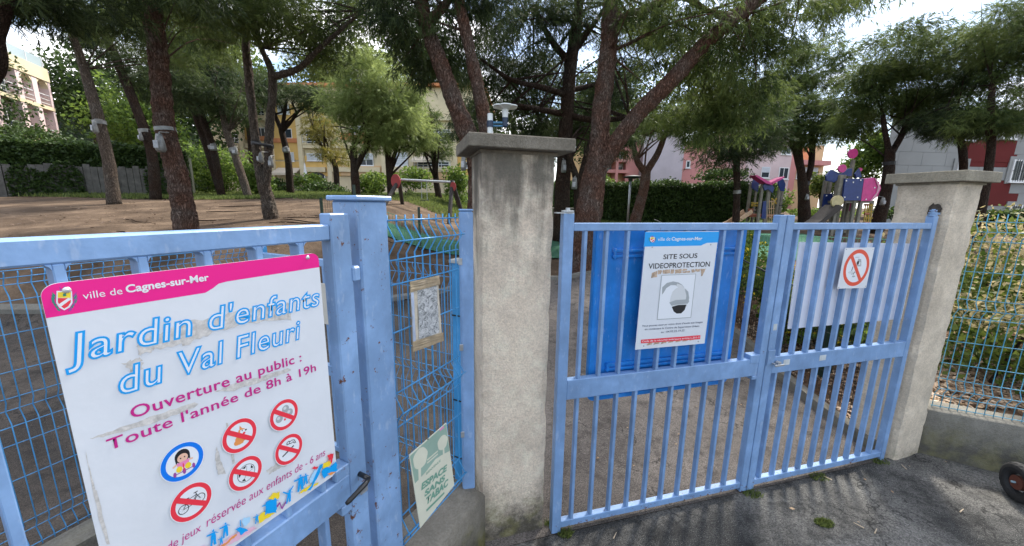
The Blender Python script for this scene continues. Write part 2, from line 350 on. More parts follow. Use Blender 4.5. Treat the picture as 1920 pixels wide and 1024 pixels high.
def ragged(pts, amp, sub=4, seed=0):
    r = random.Random(seed); o = []
    for i in range(len(pts)):
        a, b = pts[i], pts[(i+1) % len(pts)]
        for k in range(sub): t = k/sub; o.append((a[0]+(b[0]-a[0])*t+r.uniform(-amp, amp), a[1]+(b[1]-a[1])*t+r.uniform(-amp, amp)))
    return o

# ------------------------------------------------------------------ ground
def sm(t): t = min(1, max(0, t)); return t*t*(3-2*t)
def interp(x, xs, ys): return float(np.interp(x, xs, ys))
def gz(x, y):
    z = -.05+interp(y, [2.6, 12, 20, 30, 60, 200], [0, 1.15, 1.45, 1.85, 2.1, 2.4])
    left = sm((-x-1.2)/4.0)*interp(y, [4.8, 6.8, 12, 20, 30, 60], [0, .92, .85, .95, 1.0, .9])
    z += left
    if x > 3.2: z = max(z, z+.27*sm((x-3.25)/.4)*sm((y-(2.9-(x-3.48)*.488))/.25)*(1-sm((y-6)/3)))
    z += .05*math.sin(x*.7+1)*math.sin(y*.5)*sm((y-6)/3)
    return z
def gate_y(x):
    if x < -.18: return max(-3., 1.825+(x+.181)*1.88)
    if x < .29: return 1.825+(x+.181)*.3
    if x < 3.48: return 1.965+(x-.29)*.2614
    return 2.79-(x-3.48)*.488
def sheet(name, xs, ylo, yhi, ny, m, lift, kind='structure', rough=0):
    V = []; nx = len(xs)
    for x in xs:
        a, b = ylo(x), yhi(x)
        for j in range(ny+1):
            y = a+(b-a)*j/ny; V.append((x, y, gz(x, y)+lift+(rough*mnoise.noise(Vector((x*1.7, y*1.7, 0))) if rough else 0)))
    Fc = np.array([(i*(ny+1)+j, (i+1)*(ny+1)+j, (i+1)*(ny+1)+j+1, i*(ny+1)+j+1) for i in range(nx-1) for j in range(ny)])
    o = big_mesh(name, np.array(V), Fc, m); o.data.polygons.foreach_set('use_smooth', [True]*len(Fc)); o['kind'] = kind; return o
gx = sorted(set([-160, -100, -60, -40, -28]+[round(-20+.4*i, 2) for i in range(100)]+[24, 32, 45, 70, 110, 160]))
gys = [-30, -12, -6, -3]+[round(-2+.25*i, 2) for i in range(90)]+[21, 23, 26, 30, 36, 45, 60, 90, 140, 220, 400]
V = [(x, y, gz(x, y)-.02-(.3 if 3.2 < x < 9.5 and y < gate_y(x)+.45 else 0)) for x in gx for y in gys]; ny = len(gys)
g = big_mesh('ground', np.array(V), np.array([(i*ny+j, (i+1)*ny+j, (i+1)*ny+j+1, i*ny+j+1) for i in range(len(gx)-1) for j in range(ny-1)]), DIRT)
g.data.polygons.foreach_set('use_smooth', [True]*len(g.data.polygons)); g['kind'] = 'structure'
fx = lambda a, b, n: list(np.linspace(a, b, n))
sheet('street', fx(-6, 12, 90), lambda x: -4, lambda x: gate_y(x)-.0, 24, ASPH_OUT, .0)
def yin(x): return interp(x, [-9, -3, -1.2, -.4, 1.05, 1.7, 2.4, 3.1], [5.0, 5.1, 6.4, 7.2, 7.2, 7.7, 8.7, 8.8])
ASPH_SHADE = asphalt('shaded_path_asphalt', (.036, .030, .026), (.085, .07, .058), 170, (.42, .66))  # path asphalt again, with the shade behind the side gate put into its colour
sheet('path.001', fx(-9, -.35, 80), lambda x: gate_y(x), lambda x: yin(x), 40, ASPH_SHADE, .004)
sheet('path', fx(-.35, 3.08, 60), lambda x: gate_y(x)+.0, yin, 40, ASPH_IN, .004)
sheet('play_surface', fx(-3.6, 10, 60), lambda x: 8.85 if x > 2.3 else 9.0, lambda x: interp(x, [-3.6, 0, 2], [10.2, 10.6, 12.6]), 14, RUBBER, .015)
sheet('planting_bed', fx(3.18, 16, 70), lambda x: gate_y(x)+.24, lambda x: 8.75, 30, MULCH, .02, rough=.03)
# kerbs
def kerb(name, pts, wd, h, m):
    mb = MB(); n = len(pts); P = [np.array(p) for p in pts]; vs = []
    for i in range(n):
        t = P[min(i+1, n-1)]-P[max(i-1, 0)]; t = t/np.linalg.norm(t); nn = np.array([-t[1], t[0]])*wd/2
        for sgn, zz in ((-1, -.1), (-1, h), (1, h), (1, -.1)):
            q = P[i]+nn*sgn; vs.append((q[0], q[1], gz(*q)+zz))
    fs = [(i*4+j, i*4+(j+1) % 4, (i+1)*4+(j+1) % 4, (i+1)*4+j) for i in range(n-1) for j in range(4)]+[(3, 2, 1, 0), tuple(range(4*n-4, 4*n))]
    return struct(mb.add(vs, fs).build(name, m))
KERBM = concrete('kerb_concrete', (.20, .19, .165), 9, 0, .5, .5)
kerb('kerb', [(3.10, 2.80), (3.06, 3.3), (3.06, 3.9), (3.12, 4.6), (3.15, 5.6), (3.15, 7), (3.13, 8.8)], .09, .09, KERBM)
kerb('kerb.001', [(x, yin(x)+.05) for x in fx(-9, 3.05, 60)], .1, .07, KERBM)

# ------------------------------------------------------------------ pillars
def pillar(name, label, x, y, az, wdt, dep, zt, ztop, over, m, capm, zb=-.12):
    t = thing(name, label, 'pillar', (x, y, 0), math.pi/2-rad(az))
    # shaft with slightly uneven arrises
    nz_, nx_, nd = 60, 9, 8; ring = [(wdt*i/nx_, 0) for i in range(nx_)]+[(wdt, dep*i/nd) for i in range(nd)]+[(wdt-wdt*i/nx_, dep) for i in range(nx_)]+[(0, dep-dep*i/nd) for i in range(nd)]
    mb = MB(); vs = []
    for k in range(nz_+1):
        z = zb+(zt-zb)*k/nz_
        for (a, b) in ring:
            cx, cy = wdt/2, dep/2; corner = (a in (0, wdt)) and (b in (0, dep)) or (abs(a) < 1e-6 and abs(b) < 1e-6)
            q = .006*mnoise.noise(Vector((a*9+x, b*9+y, z*6)))+(-.008-.022*max(0, mnoise.noise(Vector((a*5+x, b*5, z*11)))) if corner else 0)
            L_ = math.hypot(a-cx, b-cy); vs.append((a+(a-cx)/L_*q, b+(b-cy)/L_*q, z))
    n = len(ring); mb.add(vs, [(k*n+j, k*n+(j+1) % n, (k+1)*n+(j+1) % n, (k+1)*n+j) for k in range(nz_) for j in range(n)]+[tuple(range(n-1, -1, -1)), tuple(range(nz_*n, nz_*n+n))])
    mb.build('shaft', m, t)
    mb = MB(); mb.box(-over, wdt+over, -over, dep+over, zt, ztop, bev=.004); o = mb.build('capping_slab', capm, t)
    mb = MB(); mb.box(.0, wdt, .0, dep, zt-.018, zt-.001); mb.box(-.006, wdt+.006, -.006, dep+.006, zt-.016, zt-.003); mb.build('mortar_joint', capm, t)
    return t
pc = atz(1020, 978, 0); az = 74; u = np.array([math.sin(rad(az)), math.cos(rad(az))])
px0, py0 = pc[0]-u[0]*.405, pc[1]-u[1]*.405
pillar('gate_pillar', 'tall stained concrete pillar with dark slab cap in the middle between the gates', px0, py0, az, .405, .30, 2.27, 2.333, .075, CONC, CAPM)
pr = atz(1678, 857, 0)
PR = pillar('gate_pillar', 'pale rendered pillar with slab cap at the far end of the double gate', pr[0], pr[1], 72.3, .33, .34, 2.20, 2.275, .055, CONC_R, CAPM_R)
FP = Fr(px0, py0, az); FR = Fr(pr[0], pr[1], 72.3)

# ------------------------------------------------------------------ double gate
HB = .0175  # half depth of frame members
def gate_leaf(label, s0, s1, bars, stile, top, mid, bot, group, zb=-.04, zs=1.955):
    t = thing('gate_leaf', label, 'gate', tuple(GR.o), GR.rot, group)
    for a, b, nm in ((s0, s0+stile[0], 'stile'), (s1-stile[1], s1, 'stile')):
        mb = MB(); mb.box(a, b, -.004, .046, zb, zs, bev=.003); mb.build(nm, BLUE, t)
    a, b = s0+stile[0]+.0005, s1-stile[1]-.0005
    for nm, z0, z1, y0, y1 in (('top_rail', *top, 0, .04), ('middle_rail', *mid, -.002, .042), ('bottom_rail', *bot, 0, .04)):
        mb = MB(); mb.box(a, b, y0, y1, z0, z1, bev=.003); mb.build(nm, BLUE, t)
    up = MB().box(-.0095, .0095, .003, .037, mid[1], top[0], bev=.002).mesh('bar', BLUE); lo = MB().box(-.0095, .0095, .003, .037, bot[1], mid[0], bev=.002).mesh('bar', BLUE)
    for s in bars:
        link('bar', up, t, (s, 0, 0)); link('bar', lo, t, (s, 0, 0))
    return t
gl1 = gate_leaf('blue barred gate leaf beside the middle pillar, carrying the video surveillance sign', -.02, 1.492,
    [.116+.1315*i for i in range(10)], (.06, .055), (1.862, 1.905), (.872, .995), (-.01, .036), 'leaves of the double gate')
gl2 = gate_leaf('blue barred gate leaf beside the pale pillar, carrying the dog fouling sign', 1.499, 2.905,
    [1.615+.1254*i for i in range(10)], (.06, .045), (1.862, 1.905), (.872, .995), (-.01, .036), 'leaves of the double gate')
# lock box, bolt, hinges, worn tape marks
MB().box(1.36, 1.4365, -.006, .05, .965, 1.025, bev=.003).build('lock_box', BLUE, gl1); MB().box(1.395, 1.4365, -.006, .05, .845, .872, bev=.003).build('stop_block', BLUE, gl1)
mb = MB(); mb.box(1.50, 1.56, -.012, -.005, .94, 1.05, bev=.002); mb.build('lock_plate', BLUE2, gl2)
mb = MB(); mb.lathe([(.016, 0), (.016, .02), (.006, .022)], 14, (0, 0, 0)); o = mb.build('keyhole_cover', STEEL, gl2, (1.585, -.012, .955)); o.rotation_euler = (rad(90), 0, 0)
mb = MB(); mb.tube([(1.545, -.012, .955), (1.545, -.05, .955)], .006, 8); mb.box(1.52, 1.60, -.056, -.048, .948, .962, bev=.002); mb.build('bolt', STEEL, gl2)
for s_, w_ in ((1.655, .055), (1.985, .06)):
    MB().box(s_, s_+w_, -.0035, -.0022, .925, .965).build('tape_residue', plain('old_tape', (.55, .60, .63), .5, .3), gl2)
MB().box(1.515, 1.545, -.0055, -.0042, 1.19, 1.235).build('tape_residue', MATS['old_tape'], gl2)
mb = MB(); mb.lathe([(.022, 1.955), (.022, 1.962), (.034, 1.963), (.034, 1.972), (.012, 1.973), (.012, 1.985)], 12, (.01, .02, 0)); mb.box(-.06, .04, .0, .04, 1.955, 1.961); mb.build('hinge', STEEL, gl1)
mb = MB()
for k in range(3): mb.lathe([(.0, 0), (.026-.003*k, .001), (.026-.003*k, .012), (0, .013)], 12, (2.878, .02, 1.955+.016*k), cap=False)
mb.tube([(2.878, .02, 1.9), (2.878, .02, 2.005)], .01, 8); mb.box(2.87, 2.94, .01, .03, 1.965, 1.98); mb.build('hinge', BLUE2, gl2)
# the broken, blackened patch of render round the hinge is on the pillar
xs_, ds_, _ = FR.loc(GR.w(2.885, .02, 1.96))
mb = MB(); random.seed(3)
pts = [(.042*math.cos(a)*random.uniform(.6, 1.25), .052*math.sin(a)*random.uniform(.6, 1.2)) for a in np.linspace(0, 2*math.pi, 18)[:-1]]
mb.add([(-.0085, ds_+a+.03, 2.0+b) for a, b in pts], [tuple(range(17))]); mb.build('blackened_hole', plain('soot_black', (.06, .05, .042), 1, .7, sc=40), PR)

# ------------------------------------------------------------------ signs on the double gate
def board(name, label, fr, corners, d, th, m, cat='sign', rc=0):
    t = thing(name, label, cat, tuple(fr.o), fr.rot); q = [fr.p(x, y, d) for x, y in corners]
    if rc:
        x0, x1, z0, z1 = min(a for a, b in q), max(a for a, b in q), min(b for a, b in q), max(b for a, b in q); p = []
        for cx, cz, a0 in ((x1-rc, z1-rc, 0), (x0+rc, z1-rc, 90), (x0+rc, z0+rc, 180), (x1-rc, z0+rc, 270)): p += [(cx+rc*math.cos(rad(a0+k*15)), cz+rc*math.sin(rad(a0+k*15))) for k in range(7)]
        q = p
    MB().prism(q, d, d+th).build('board', m, t); return t, q
t, q = board('video_sign', 'white and blue notice about video protection with a dome camera picture, screwed to the gate', GR, ((1212, 434.5), (1348, 433.5), (1321, 644), (1191, 656)), -.0065, .0035, SIGNW)
P = Print(GR, -.0065, t)
z7 = lambda x, y: (1180+x/3.94, 420+y/3.94)
Q = lambda *pts: P.q(*[z7(*p) for p in pts])
P.polys('header', [(Q((118, 60), (662, 57), (654, 137), (575, 140), (548, 150), (530, 160), (107, 168)), 0)], [CYAN])
P.up(); P.text('ville de', z7(210, 126), z7(302, 123), z7(212, 98), WHT); P.text('Cagnes-sur-Mer', z7(312, 122), z7(537, 119), z7(312, 96), WHT, .018)
def crest(P, cx, cy, s, f):
    # shield of yellow and red with a white bend, crown above and laurel round it
    c = lambda *pp: P.q(*[f(cx+a*s, cy+b*s) for a, b in pp])
    it = [(c((-.62, -.6), (.62, -.6), (.66, .35), (.42, .72), (0, .95), (-.42, .72), (-.66, .35)), 0),
          (c((-.52, -.5), (.52, -.5), (.52, -.05), (-.52, -.05)), 1), (c((-.52, -.03), (.52, -.03), (.52, .3), (.32, .62), (0, .82), (-.32, .62), (-.52, .3)), 2),
          (c((-.5, .5), (.3, -.03), (.52, .0), (.52, .08), (-.3, .68)), 0),
          (c((-.4, -.95), (-.2, -.72), (0, -1.0), (.2, -.72), (.4, -.95), (.34, -.62), (-.34, -.62)), 3)]
    for k in range(7):
        a = .2+k*.33
        e_ = .78-.10*abs(k-2)*.4; zz_ = -.3+k*.19; w2 = e_-(.09*max(0, k-3)); it.append((c((-w2-.02, zz_+.02), (-w2-.30, zz_-.22), (-w2-.22, zz_+.10), (-w2+.02, zz_+.20)), 4)); it.append((c((w2+.02, zz_+.02), (w2+.30, zz_-.22), (w2+.22, zz_+.10), (w2-.02, zz_+.20)), 4 if k % 2 else 3))
    it.append((c((-.12, -.38), (.12, -.42), (.16, -.2), (-.1, -.16)), 4))
    return P.polys('coat_of_arms', it, [WHT, YEL, RED, PURP, GRNP])
crest(P, 170, 112, 26, z7)
P.text('SITE SOUS', z7(250, 260), z7(500, 250), z7(250, 224), BLK, .012); P.text('VIDEOPROTECTION', z7(140, 331), z7(592, 314), z7(136, 291), BLK, .012)
P.up()
it = [(ragged(Q(*r), .0022, 4, k), 0) for k, r in enumerate([((165, 362), (205, 345), (203, 395), (160, 398)), ((212, 342), (240, 340), (236, 366), (210, 372)), ((246, 340), (300, 336), (300, 362), (246, 368)),
    ((306, 336), (330, 334), (326, 366), (304, 366)), ((338, 336), (388, 332), (384, 362), (336, 366)), ((394, 334), (425, 332), (424, 344), (392, 346)), ((392, 352), (446, 346), (450, 358), (392, 362)), ((456, 336), (478, 332), (486, 354), (462, 358)),
    ((486, 334), (524, 330), (520, 352), (488, 352)), ((524, 334), (566, 328), (548, 362), (540, 384), (530, 384), (530, 358))])]
for k in range(7):
    x = 125+k*53; it.append((ragged(Q((x, 898-k*6), (x+40, 890-k*6), (x+46, 868-k*6), (x+8, 880-k*5)), .002, 3, 40+k), 0))
for q_ in it: P.polys('glue_residue', [q_], [TAN]); P.k -= .95
P.up()
fb = ((236, 378), (492, 367), (455, 692), (202, 708))
it = [(Q(*fb), 0)]; ins = ((241, 382), (487, 371), (451, 688), (207, 703)); it.append((Q(*ins), 1)); P.polys('picture_frame', it, [GREYP, WHT])
C = lambda *pts: Q(*pts)
P.polys('camera_picture', [
    (C((240, 522), (242, 468), (275, 436), (322, 424), (362, 432), (388, 448), (405, 470), (376, 486), (340, 452), (305, 452), (272, 474), (252, 508)), 0),
    (C((352, 440), (388, 452), (412, 482), (372, 480), (345, 458)), 1),
    (C((345, 474), (380, 466), (418, 478), (434, 500), (441, 545), (436, 572), (395, 590), (330, 592), (298, 578), (302, 548), (318, 500)), 1),
    (C((408, 478), (434, 500), (441, 545), (436, 572), (412, 582), (420, 530)), 2),
    (C((294, 580), (340, 562), (437, 556), (441, 572), (428, 590), (380, 604), (310, 604)), 0),
    (C((310, 604), (360, 594), (428, 588), (422, 610), (400, 616), (330, 618)), 1),
    (C((312, 612), (360, 598), (420, 596), (408, 634), (382, 660), (348, 662), (326, 646)), 3)], [GREYP, LGREY, GREYP, BLK])
for s_, a, b, tp in (('Vous pouvez exercer votre droit d’accès aux images', (93, 760), (540, 730), (93, 746)), ('en contactant le Centre de Supervision Urbain', (113, 784), (515, 759), (113, 770)), ('au : 04.93.22.19.22', (232, 806), (405, 792), (232, 791))):
    P.text(s_, z7(*a), z7(*b), z7(*tp), TXTG, .008)
P.polys('red_strip', [(Q((85, 855), (524, 821), (522, 850), (84, 882)), 0)], [RED]); P.up()
P.text('Code de la sécurité intérieure article L.251-5', z7(92, 873), z7(516, 842), z7(92, 860), WHT, .01)
def rivets(P, fr, d, par, pts, r, f=lambda x, y: (x, y), m=STEEL):
    me = MB().lathe([(0, r*.55), (r*.45, r*.5), (r*.85, r*.25), (r, 0)], 14, cap=False).mesh('screw_head', m, True)
    for p in pts:
        a, z = fr.p(*f(*p), d); o = link('screw_head', me, par, (a, d, z)); o.rotation_euler = (rad(90), 0, 0)
rivets(P, GR, -.0065, t, ((170, 170), (602, 152), (107, 900), (510, 868)), .005, z7)

t, q = board('dog_sign', 'small white notice with a red ring forbidding dog fouling, on the right gate leaf', GR, ((1585, 465), (1640, 464), (1624, 540), (1570, 541.5)), -.0065, .0035, SIGNW)
P = Print(GR, -.0065, t); z9 = lambda x, y: (1540+x/8.53, 450+y/8.53)
cx, cz = GR.p(*z9(560, 447), -.0065); RX, RZ = .120, .130
P.polys('prohibition_ring', [(ell(cx, cz, RX, RZ), 0), (ell(cx, cz, RX*.79, RZ*.79), 1)], [RED2, WHT])
P.polys('dog_picture', [(seg(cx+.0, cz+.055, cx+.03, cz+.05, .02), 0), (ell(cx+.005, cz+.035, .012, .014, 14), 1), (seg(cx-.03, cz+.02, cx+.03, cz+.015, .012), 0), (seg(cx+.03, cz+.05, cx+.038, cz+.01, .008), 0),
    (seg(cx-.035, cz+.01, cx-.04, cz-.02, .006), 1), (seg(cx-.03, cz+.075, cx+.01, cz+.075, .004), 0), (ell(cx-.045, cz-.03, .026, .009, 16), 2), (seg(cx-.04, cz-.045, cx, cz-.03, .005), 0), (ell(cx-.012, cz-.06, .016, .006, 14), 0), (seg(cx-.02, cz-.05, cx-.01, cz-.025, .004), 1)], [GREYP, BLK, LGREY])
P.up(); P.polys('prohibition_bar', [(seg(cx-.066, cz+.085, cx+.06, cz-.092, .026), 0)], [RED2])
rivets(P, GR, -.0065, t, ((402, 150), (826, 148), (280, 758), (706, 740)), .0045, z9)
# boards behind the bars
t = thing('notice_board', 'large bright blue metal board fixed behind the bars, back of a notice board', 'board', tuple(GR.o), GR.rot)
a0, _ = GR.p(1119, 432, .075); a1, _ = GR.p(1403, 432, .075); zt_ = 1.865; zb_ = .79
rc = .05; pp = [(a0+rc*(1-math.sin(rad(k))), zb_+rc*(1-math.cos(rad(k)))) for k in range(0, 91, 15)]+[(a0, zt_), (a1, zt_)]+[(a1-rc*(1-math.cos(rad(k))), zb_+rc*(1-math.sin(rad(k)))) for k in range(0, 91, 15)]
MB().prism(pp, .085, .115).build('panel', PANELB, t)
mb = MB(); fw_ = .035
for a, b, c_, d_ in ((a0+.004, a0+fw_, zb_+rc, zt_-.004), (a1-fw_, a1-.004, zb_+rc, zt_-.004)): mb.box(a, b, .078, .0845, c_, d_, bev=.002)
mb.box(a0+rc, a1-rc, .078, .0845, zb_+.003, zb_+.03, bev=.002); mb.build('rim', PANELB, t)
for z_ in (1.70, .99):
    mb = MB()
    for dz in (0, .032): mb.box(a0+.11, a1-.06, .066, .0845, z_+dz, z_+dz+.017, bev=.002)
    mb.box(a0+.115, a0+.13, .062, .0845, z_-.006, z_+.055, bev=.002); mb.box(a1-.08, a1-.065, .062, .0845, z_-.006, z_+.055, bev=.002); mb.build('mounting_rail', PANELB, t)
mb = MB(); a_, b_ = GR.p(1398, 625, .08); mb.box(a_-.02, a_+.01, .08, .0845, b_-.05, b_+.05); mb.build('label_plate', plain('label_navy', (.01, .05, .25), .5, .3), t)
t = thing('white_panel', 'plain white sheet panel fixed behind the right gate leaf', 'panel', tuple(GR.o), GR.rot)
c4 = [GR.p(x, y, .05) for x, y in ((1500, 454), (1721, 457), (1690, 598), (1478, 617))]; MB().prism(c4, .05, .058).build('sheet', WHITEP, t)

# ------------------------------------------------------------------ side gate on the left
SG = thing('side_gate', 'closed blue barred pedestrian gate carrying the large playground sign', 'gate', tuple(GL.o), GL.rot)
S1 = -.73
MB().box(-.80, S1, -.002, .05, .45, 1.965, bev=.004).build('stile', BLUE2, SG)
MB().box(-2.1, -.8005, 0, .05, 1.884, 1.932, bev=.004).build('top_rail', BLUE, SG)
MB().box(-2.1, -.8005, -.002, .05, .965, 1.072, bev=.004).build('middle_rail', BLUE, SG)
MB().box(-2.1, -.8005, 0, .05, .10, .16, bev=.004).build('bottom_rail', BLUE, SG)
up = MB().box(-.008, .008, .001, .047, 1.072, 1.884, bev=.002).mesh('bar', BLUE); lo = MB().box(-.008, .008, .001, .047, .16, .965, bev=.002).mesh('bar', BLUE)
for k in range(7): link('bar', up, SG, (-.894-.1115*k, 0, 0)); link('bar', lo, SG, (-.894-.1115*k, 0, 0))
MB().box(-.853, -.8005, -.003, .052, 1.0725, 1.115, bev=.003).build('lock_box', BLUE2, SG); MB().box(-.84, -.8005, -.003, .052, .93, .9645, bev=.003).build('stop_block', BLUE2, SG)
# fillet corners under the top rail
mb = MB()
for k in range(7):
    c = -.894-.1115*k
    for sg in (-1, 1):
        mb.prism([(c+sg*.008, 1.884), (c+sg*.016, 1.884), (c+sg*.011, 1.880), (c+sg*.008, 1.874)], .001, .047)
mb.build('weld_fillet', BLUE, SG)['kind'] = 'stuff'
hx, hz = GL.p(671, 905, -.03)
mb = MB(); x_, z_ = -.762, 1.045
mb.tube([(x_, -.002, z_), (x_, -.05, z_)], .0085, 12); mb.tube([(x_, -.05, z_), (x_-.02, -.056, z_-.004), (x_-.055, -.056, z_-.012), (x_-.085, -.053, z_-.022), (x_-.095, -.05, z_-.027)], [.008, .0095, .0085, .0085, .006], 12); mb.build('handle', BLACKP, SG, smooth=True)
MB().box(x_-.012, x_+.02, -.02, -.002, z_-.075, z_-.045, bev=.003).build('lock_cylinder', STEEL, SG)
mb = MB(); mb.tube([(x_, .05, z_), (x_, .10, z_)], .011, 12); mb.tube([(x_, .10, z_), (x_-.06, .105, z_-.012), (x_-.12, .10, z_-.03)], [.011, .0125, .01], 12); mb.build('handle', BLACKP, SG, smooth=True)
a_, b_ = GL.p(664, 514, -.004)
mb = MB(); mb.box(-.735, -.707, -.012, .02, b_-.026, b_+.026, bev=.006); mb.build('strike_plate', BLUE2, SG)

HP = thing('gate_post', 'thick square blue steel post with flat cap between side gate and mesh panel', 'post', tuple(GL.o), GL.rot)
MB().box(-.695, -.568, 0, .13, .30, 2.005, bev=.006).build('shaft', BLUE2, HP)
MB().box(-.708, -.555, -.012, .142, 2.005, 2.022, bev=.004).build('cap', BLUE, HP)
MB().box(-.5675, -.548, .03, .05, .45, 1.955, bev=.002).build('panel_channel', MESHB, HP)

# ------------------------------------------------------------------ welded mesh panels with pressed folds
def mesh_panel(name, label, fr, s0, s1, z0, z1, folds, sp, m, group=None, d=0, rw=.0028, hsp=.19, spike=.03, cat='fence', posts=(), postm=None, pw=.05, caps=None):
    t = thing(name, label, cat, tuple(fr.o), fr.rot, group)
    pr_ = [(0, z0)]
    for zf in sorted(folds): pr_ += [(0, zf-.055), (-.038, zf), (0, zf+.055)]
    pr_ += [(0, z1)]; pr_ = [p for i, p in enumerate(pr_) if i == 0 or p[1] > pr_[i-1][1]+.004]
    wm = MB().tube([(0, d+a, z) for a, z in pr_], rw, 6).mesh('vertical_wire', m, True)
    n = int((s1-s0)/sp)
    for i in range(n+1): link('vertical_wire', wm, t, (s0+(s1-s0)*i/n, 0, 0))
    hz_ = []
    for zf in folds: hz_ += [(zf, -.038-rw*1.8), (zf+.075, -rw*1.8), (zf-.075, -rw*1.8)]
    z = z0+.03; fz = [h for h, _ in hz_]
    while z < z1-.02:
        if all(abs(z-h) > .09 for h in fz): hz_.append((z, -rw*1.8))
        z += hsp
    if all(abs(z1-spike-h) > .035 for h in fz): hz_.append((z1-spike, -rw*1.8))
    hm = MB().tube([(s0-.01, 0, 0), (s1+.01, 0, 0)], rw, 6).mesh('horizontal_wire', m, True)
    for z, y in hz_: link('horizontal_wire', hm, t, (0, d+y, z))
    for ps in posts:
        o = MB().box(ps-pw/2, ps+pw/2, d+.006, d+.006+pw, z0-.15, z1+.01, bev=.004).build('post', postm or m, t)
    return t
mesh_panel('mesh_fence', 'blue welded mesh panel between the thick blue post and the middle pillar', GL, -.545, -.130, .52, 1.955, [1.86, 1.17, .60], .0418, MESHB, d=.03, rw=.0032)
# slim end post, turned towards the pillar
e0, e1 = atz(868, 919, .42), atz(893, 915, .42)
EP = thing('end_post', 'slim rounded blue post standing on the low wall against the middle pillar', 'post', (e0[0], e0[1], 0), math.pi/2-rad(78))
mb = MB(); mb.box(0, .068, 0, .05, .41, 1.965, bev=.009); mb.build('shaft', BLUE, EP)
MB().box(-.001, .069, -.001, .051, 1.965, 1.974, bev=.003).build('cap', BLUE, EP)
mb = MB()
for z in (.75, 1.25, 1.7): mb.box(-.008, .012, -.006, .0, z, z+.035, bev=.002)
mb.build('clamp', STEEL, EP)
# low wall under the panel
p0 = atz(905, 931, .42); p1 = atz(827, 1019, .42); dv = (p1-p0)[:2]; dv = dv/np.linalg.norm(dv); nn = np.array([dv[1], -dv[0]])
a_ = p0[:2]-dv*.02; b_ = p0[:2]+dv*2.6
if (nn@np.array([-1, 0.2])) < 0: nn = -nn
def lowwall(name, label, a, b, n, th, z0, z1, m, seg_=30):
    t = MB(); a, b = np.array(a), np.array(b); vs = []
    for i in range(seg_+1):
        p = a+(b-a)*i/seg_
        for (off, z) in ((0, z0), (0, z0+(z1-z0)*.35), (0, z0+(z1-z0)*.7), (.0, z1-.012), (.012, z1), (th*.5, z1+.004), (th-.01, z1), (th, z1-.012), (th, z0)):
            q = p+n*off; k = .008*mnoise.noise(Vector((q[0]*8, q[1]*8, z*9))); vs.append((q[0]+n[0]*k, q[1]+n[1]*k, z+k*.7))
    c = 9; fs = [(i*c+j, i*c+j+1, (i+1)*c+j+1, (i+1)*c+j) for i in range(seg_) for j in range(c-1)]+[tuple(range(c)), tuple(range(seg_*c+c-1, seg_*c-1, -1))]
    o = t.add(vs, fs).build(name, m, smooth=True); return tag(o, label, 'wall')
lowwall('low_wall', 'low mossy concrete wall under the narrow mesh panel', a_, b_, nn, .26, -.15, .42, LOWW)
# low wall and mesh fence on the right
FW = Fr(3.478, 2.776, 116.15)
wa = FW.w(-.03, 0, 0)[:2]; wb = FW.w(3.2, 0, 0)[:2]
lowwall('low_wall', 'low black stained concrete wall right of the pale pillar', wa, wb, FW.n[:2], .22, -.15, .372, concrete('stained_wall', (.20, .19, .165), .9, 0, .8, .60), 50)
mesh_panel('mesh_fence', 'turquoise welded mesh fence on the stained low wall beside the pale pillar', FW, .04, 1.9, .36, 1.975, [1.84, 1.235, .56], .0500, MESHT, d=.07, rw=.0031, posts=(1.95,), postm=MESHT)

# paper and small sign hung on the mesh panel
z5 = lambda x, y: (590+x/3.2, 340+y/3.2); dP = -.018
t = thing('taped_notice', 'weathered paper in a plastic sleeve held by brown tape on the mesh panel', 'paper notice', tuple(GL.o), GL.rot)
PQ = lambda *pts: [GL.p(*z5(*p), dP) for p in pts]
cs = PQ((565, 602), (740, 563), (768, 955), (584, 1024))
def warped(corners, nx, nz_, amp, y0, seed):
    (a, b, c, d_) = [np.array(k) for k in corners]; vs = []
    for j in range(nz_+1):
        for i in range(nx+1):
            u_, v_ = i/nx, j/nz_; p = (a*(1-u_)+b*u_)*(1-v_)+(d_*(1-u_)+c*u_)*v_
            vs.append((p[0], y0-amp*abs(mnoise.noise(Vector((u_*4, v_*5, seed)))), p[1]))
    return vs, [(j*(nx+1)+i, j*(nx+1)+i+1, (j+1)*(nx+1)+i+1, (j+1)*(nx+1)+i) for j in range(nz_) for i in range(nx)]
SLV = plain('plastic_sleeve', (.56, .50, .40), .18, .25, sc=30); TAPEM = plain('brown_tape', (.36, .28, .18), .3, .35, sc=25)
mm = mat('weathered_print', (.4, .4, .42), .3); n_ = NB(mm); vv = n_.coord('World', (1, 1, 1.3)); n_.color(n_.ramp(n_.noise(vv, 45, 6, .8, 1), (.4, (.12, .13, .13)), (.52, (.42, .43, .44)), (.66, (.66, .66, .66))))
for nm, pts, y_, m_, sd in (('sleeve', ((570, 610), (738, 570), (765, 950), (586, 1015)), dP, SLV, 1), ('printed_sheet', ((612, 650), (728, 625), (745, 905), (622, 950)), dP-.003, mm, 1), ('tape_strip', ((565, 602), (740, 563), (746, 618), (568, 665)), dP-.006, TAPEM, 1), ('tape_strip', ((582, 960), (764, 905), (768, 955), (584, 1024)), dP-.006, TAPEM, 1), ('hole_strip', ((570, 668), (586, 664), (600, 955), (584, 960)), dP-.006, plain('sleeve_edge', (.45, .52, .66), .4, .2), 1)):
    vs, fs = warped(PQ(*pts), 10, 16, .007, y_, sd); MB().add(vs, fs).build(nm, m_, t, smooth=True)
z6 = lambda x, y: (640+x/2.667, 640+y/2.667)
GRNL = plain('faded_green_print', (.27, .39, .32), .45, .12); CREAM = plain('faded_cream', (.62, .62, .50), .5, .08); GRND = mat('lettering_green', (.15, .32, .24), .45)
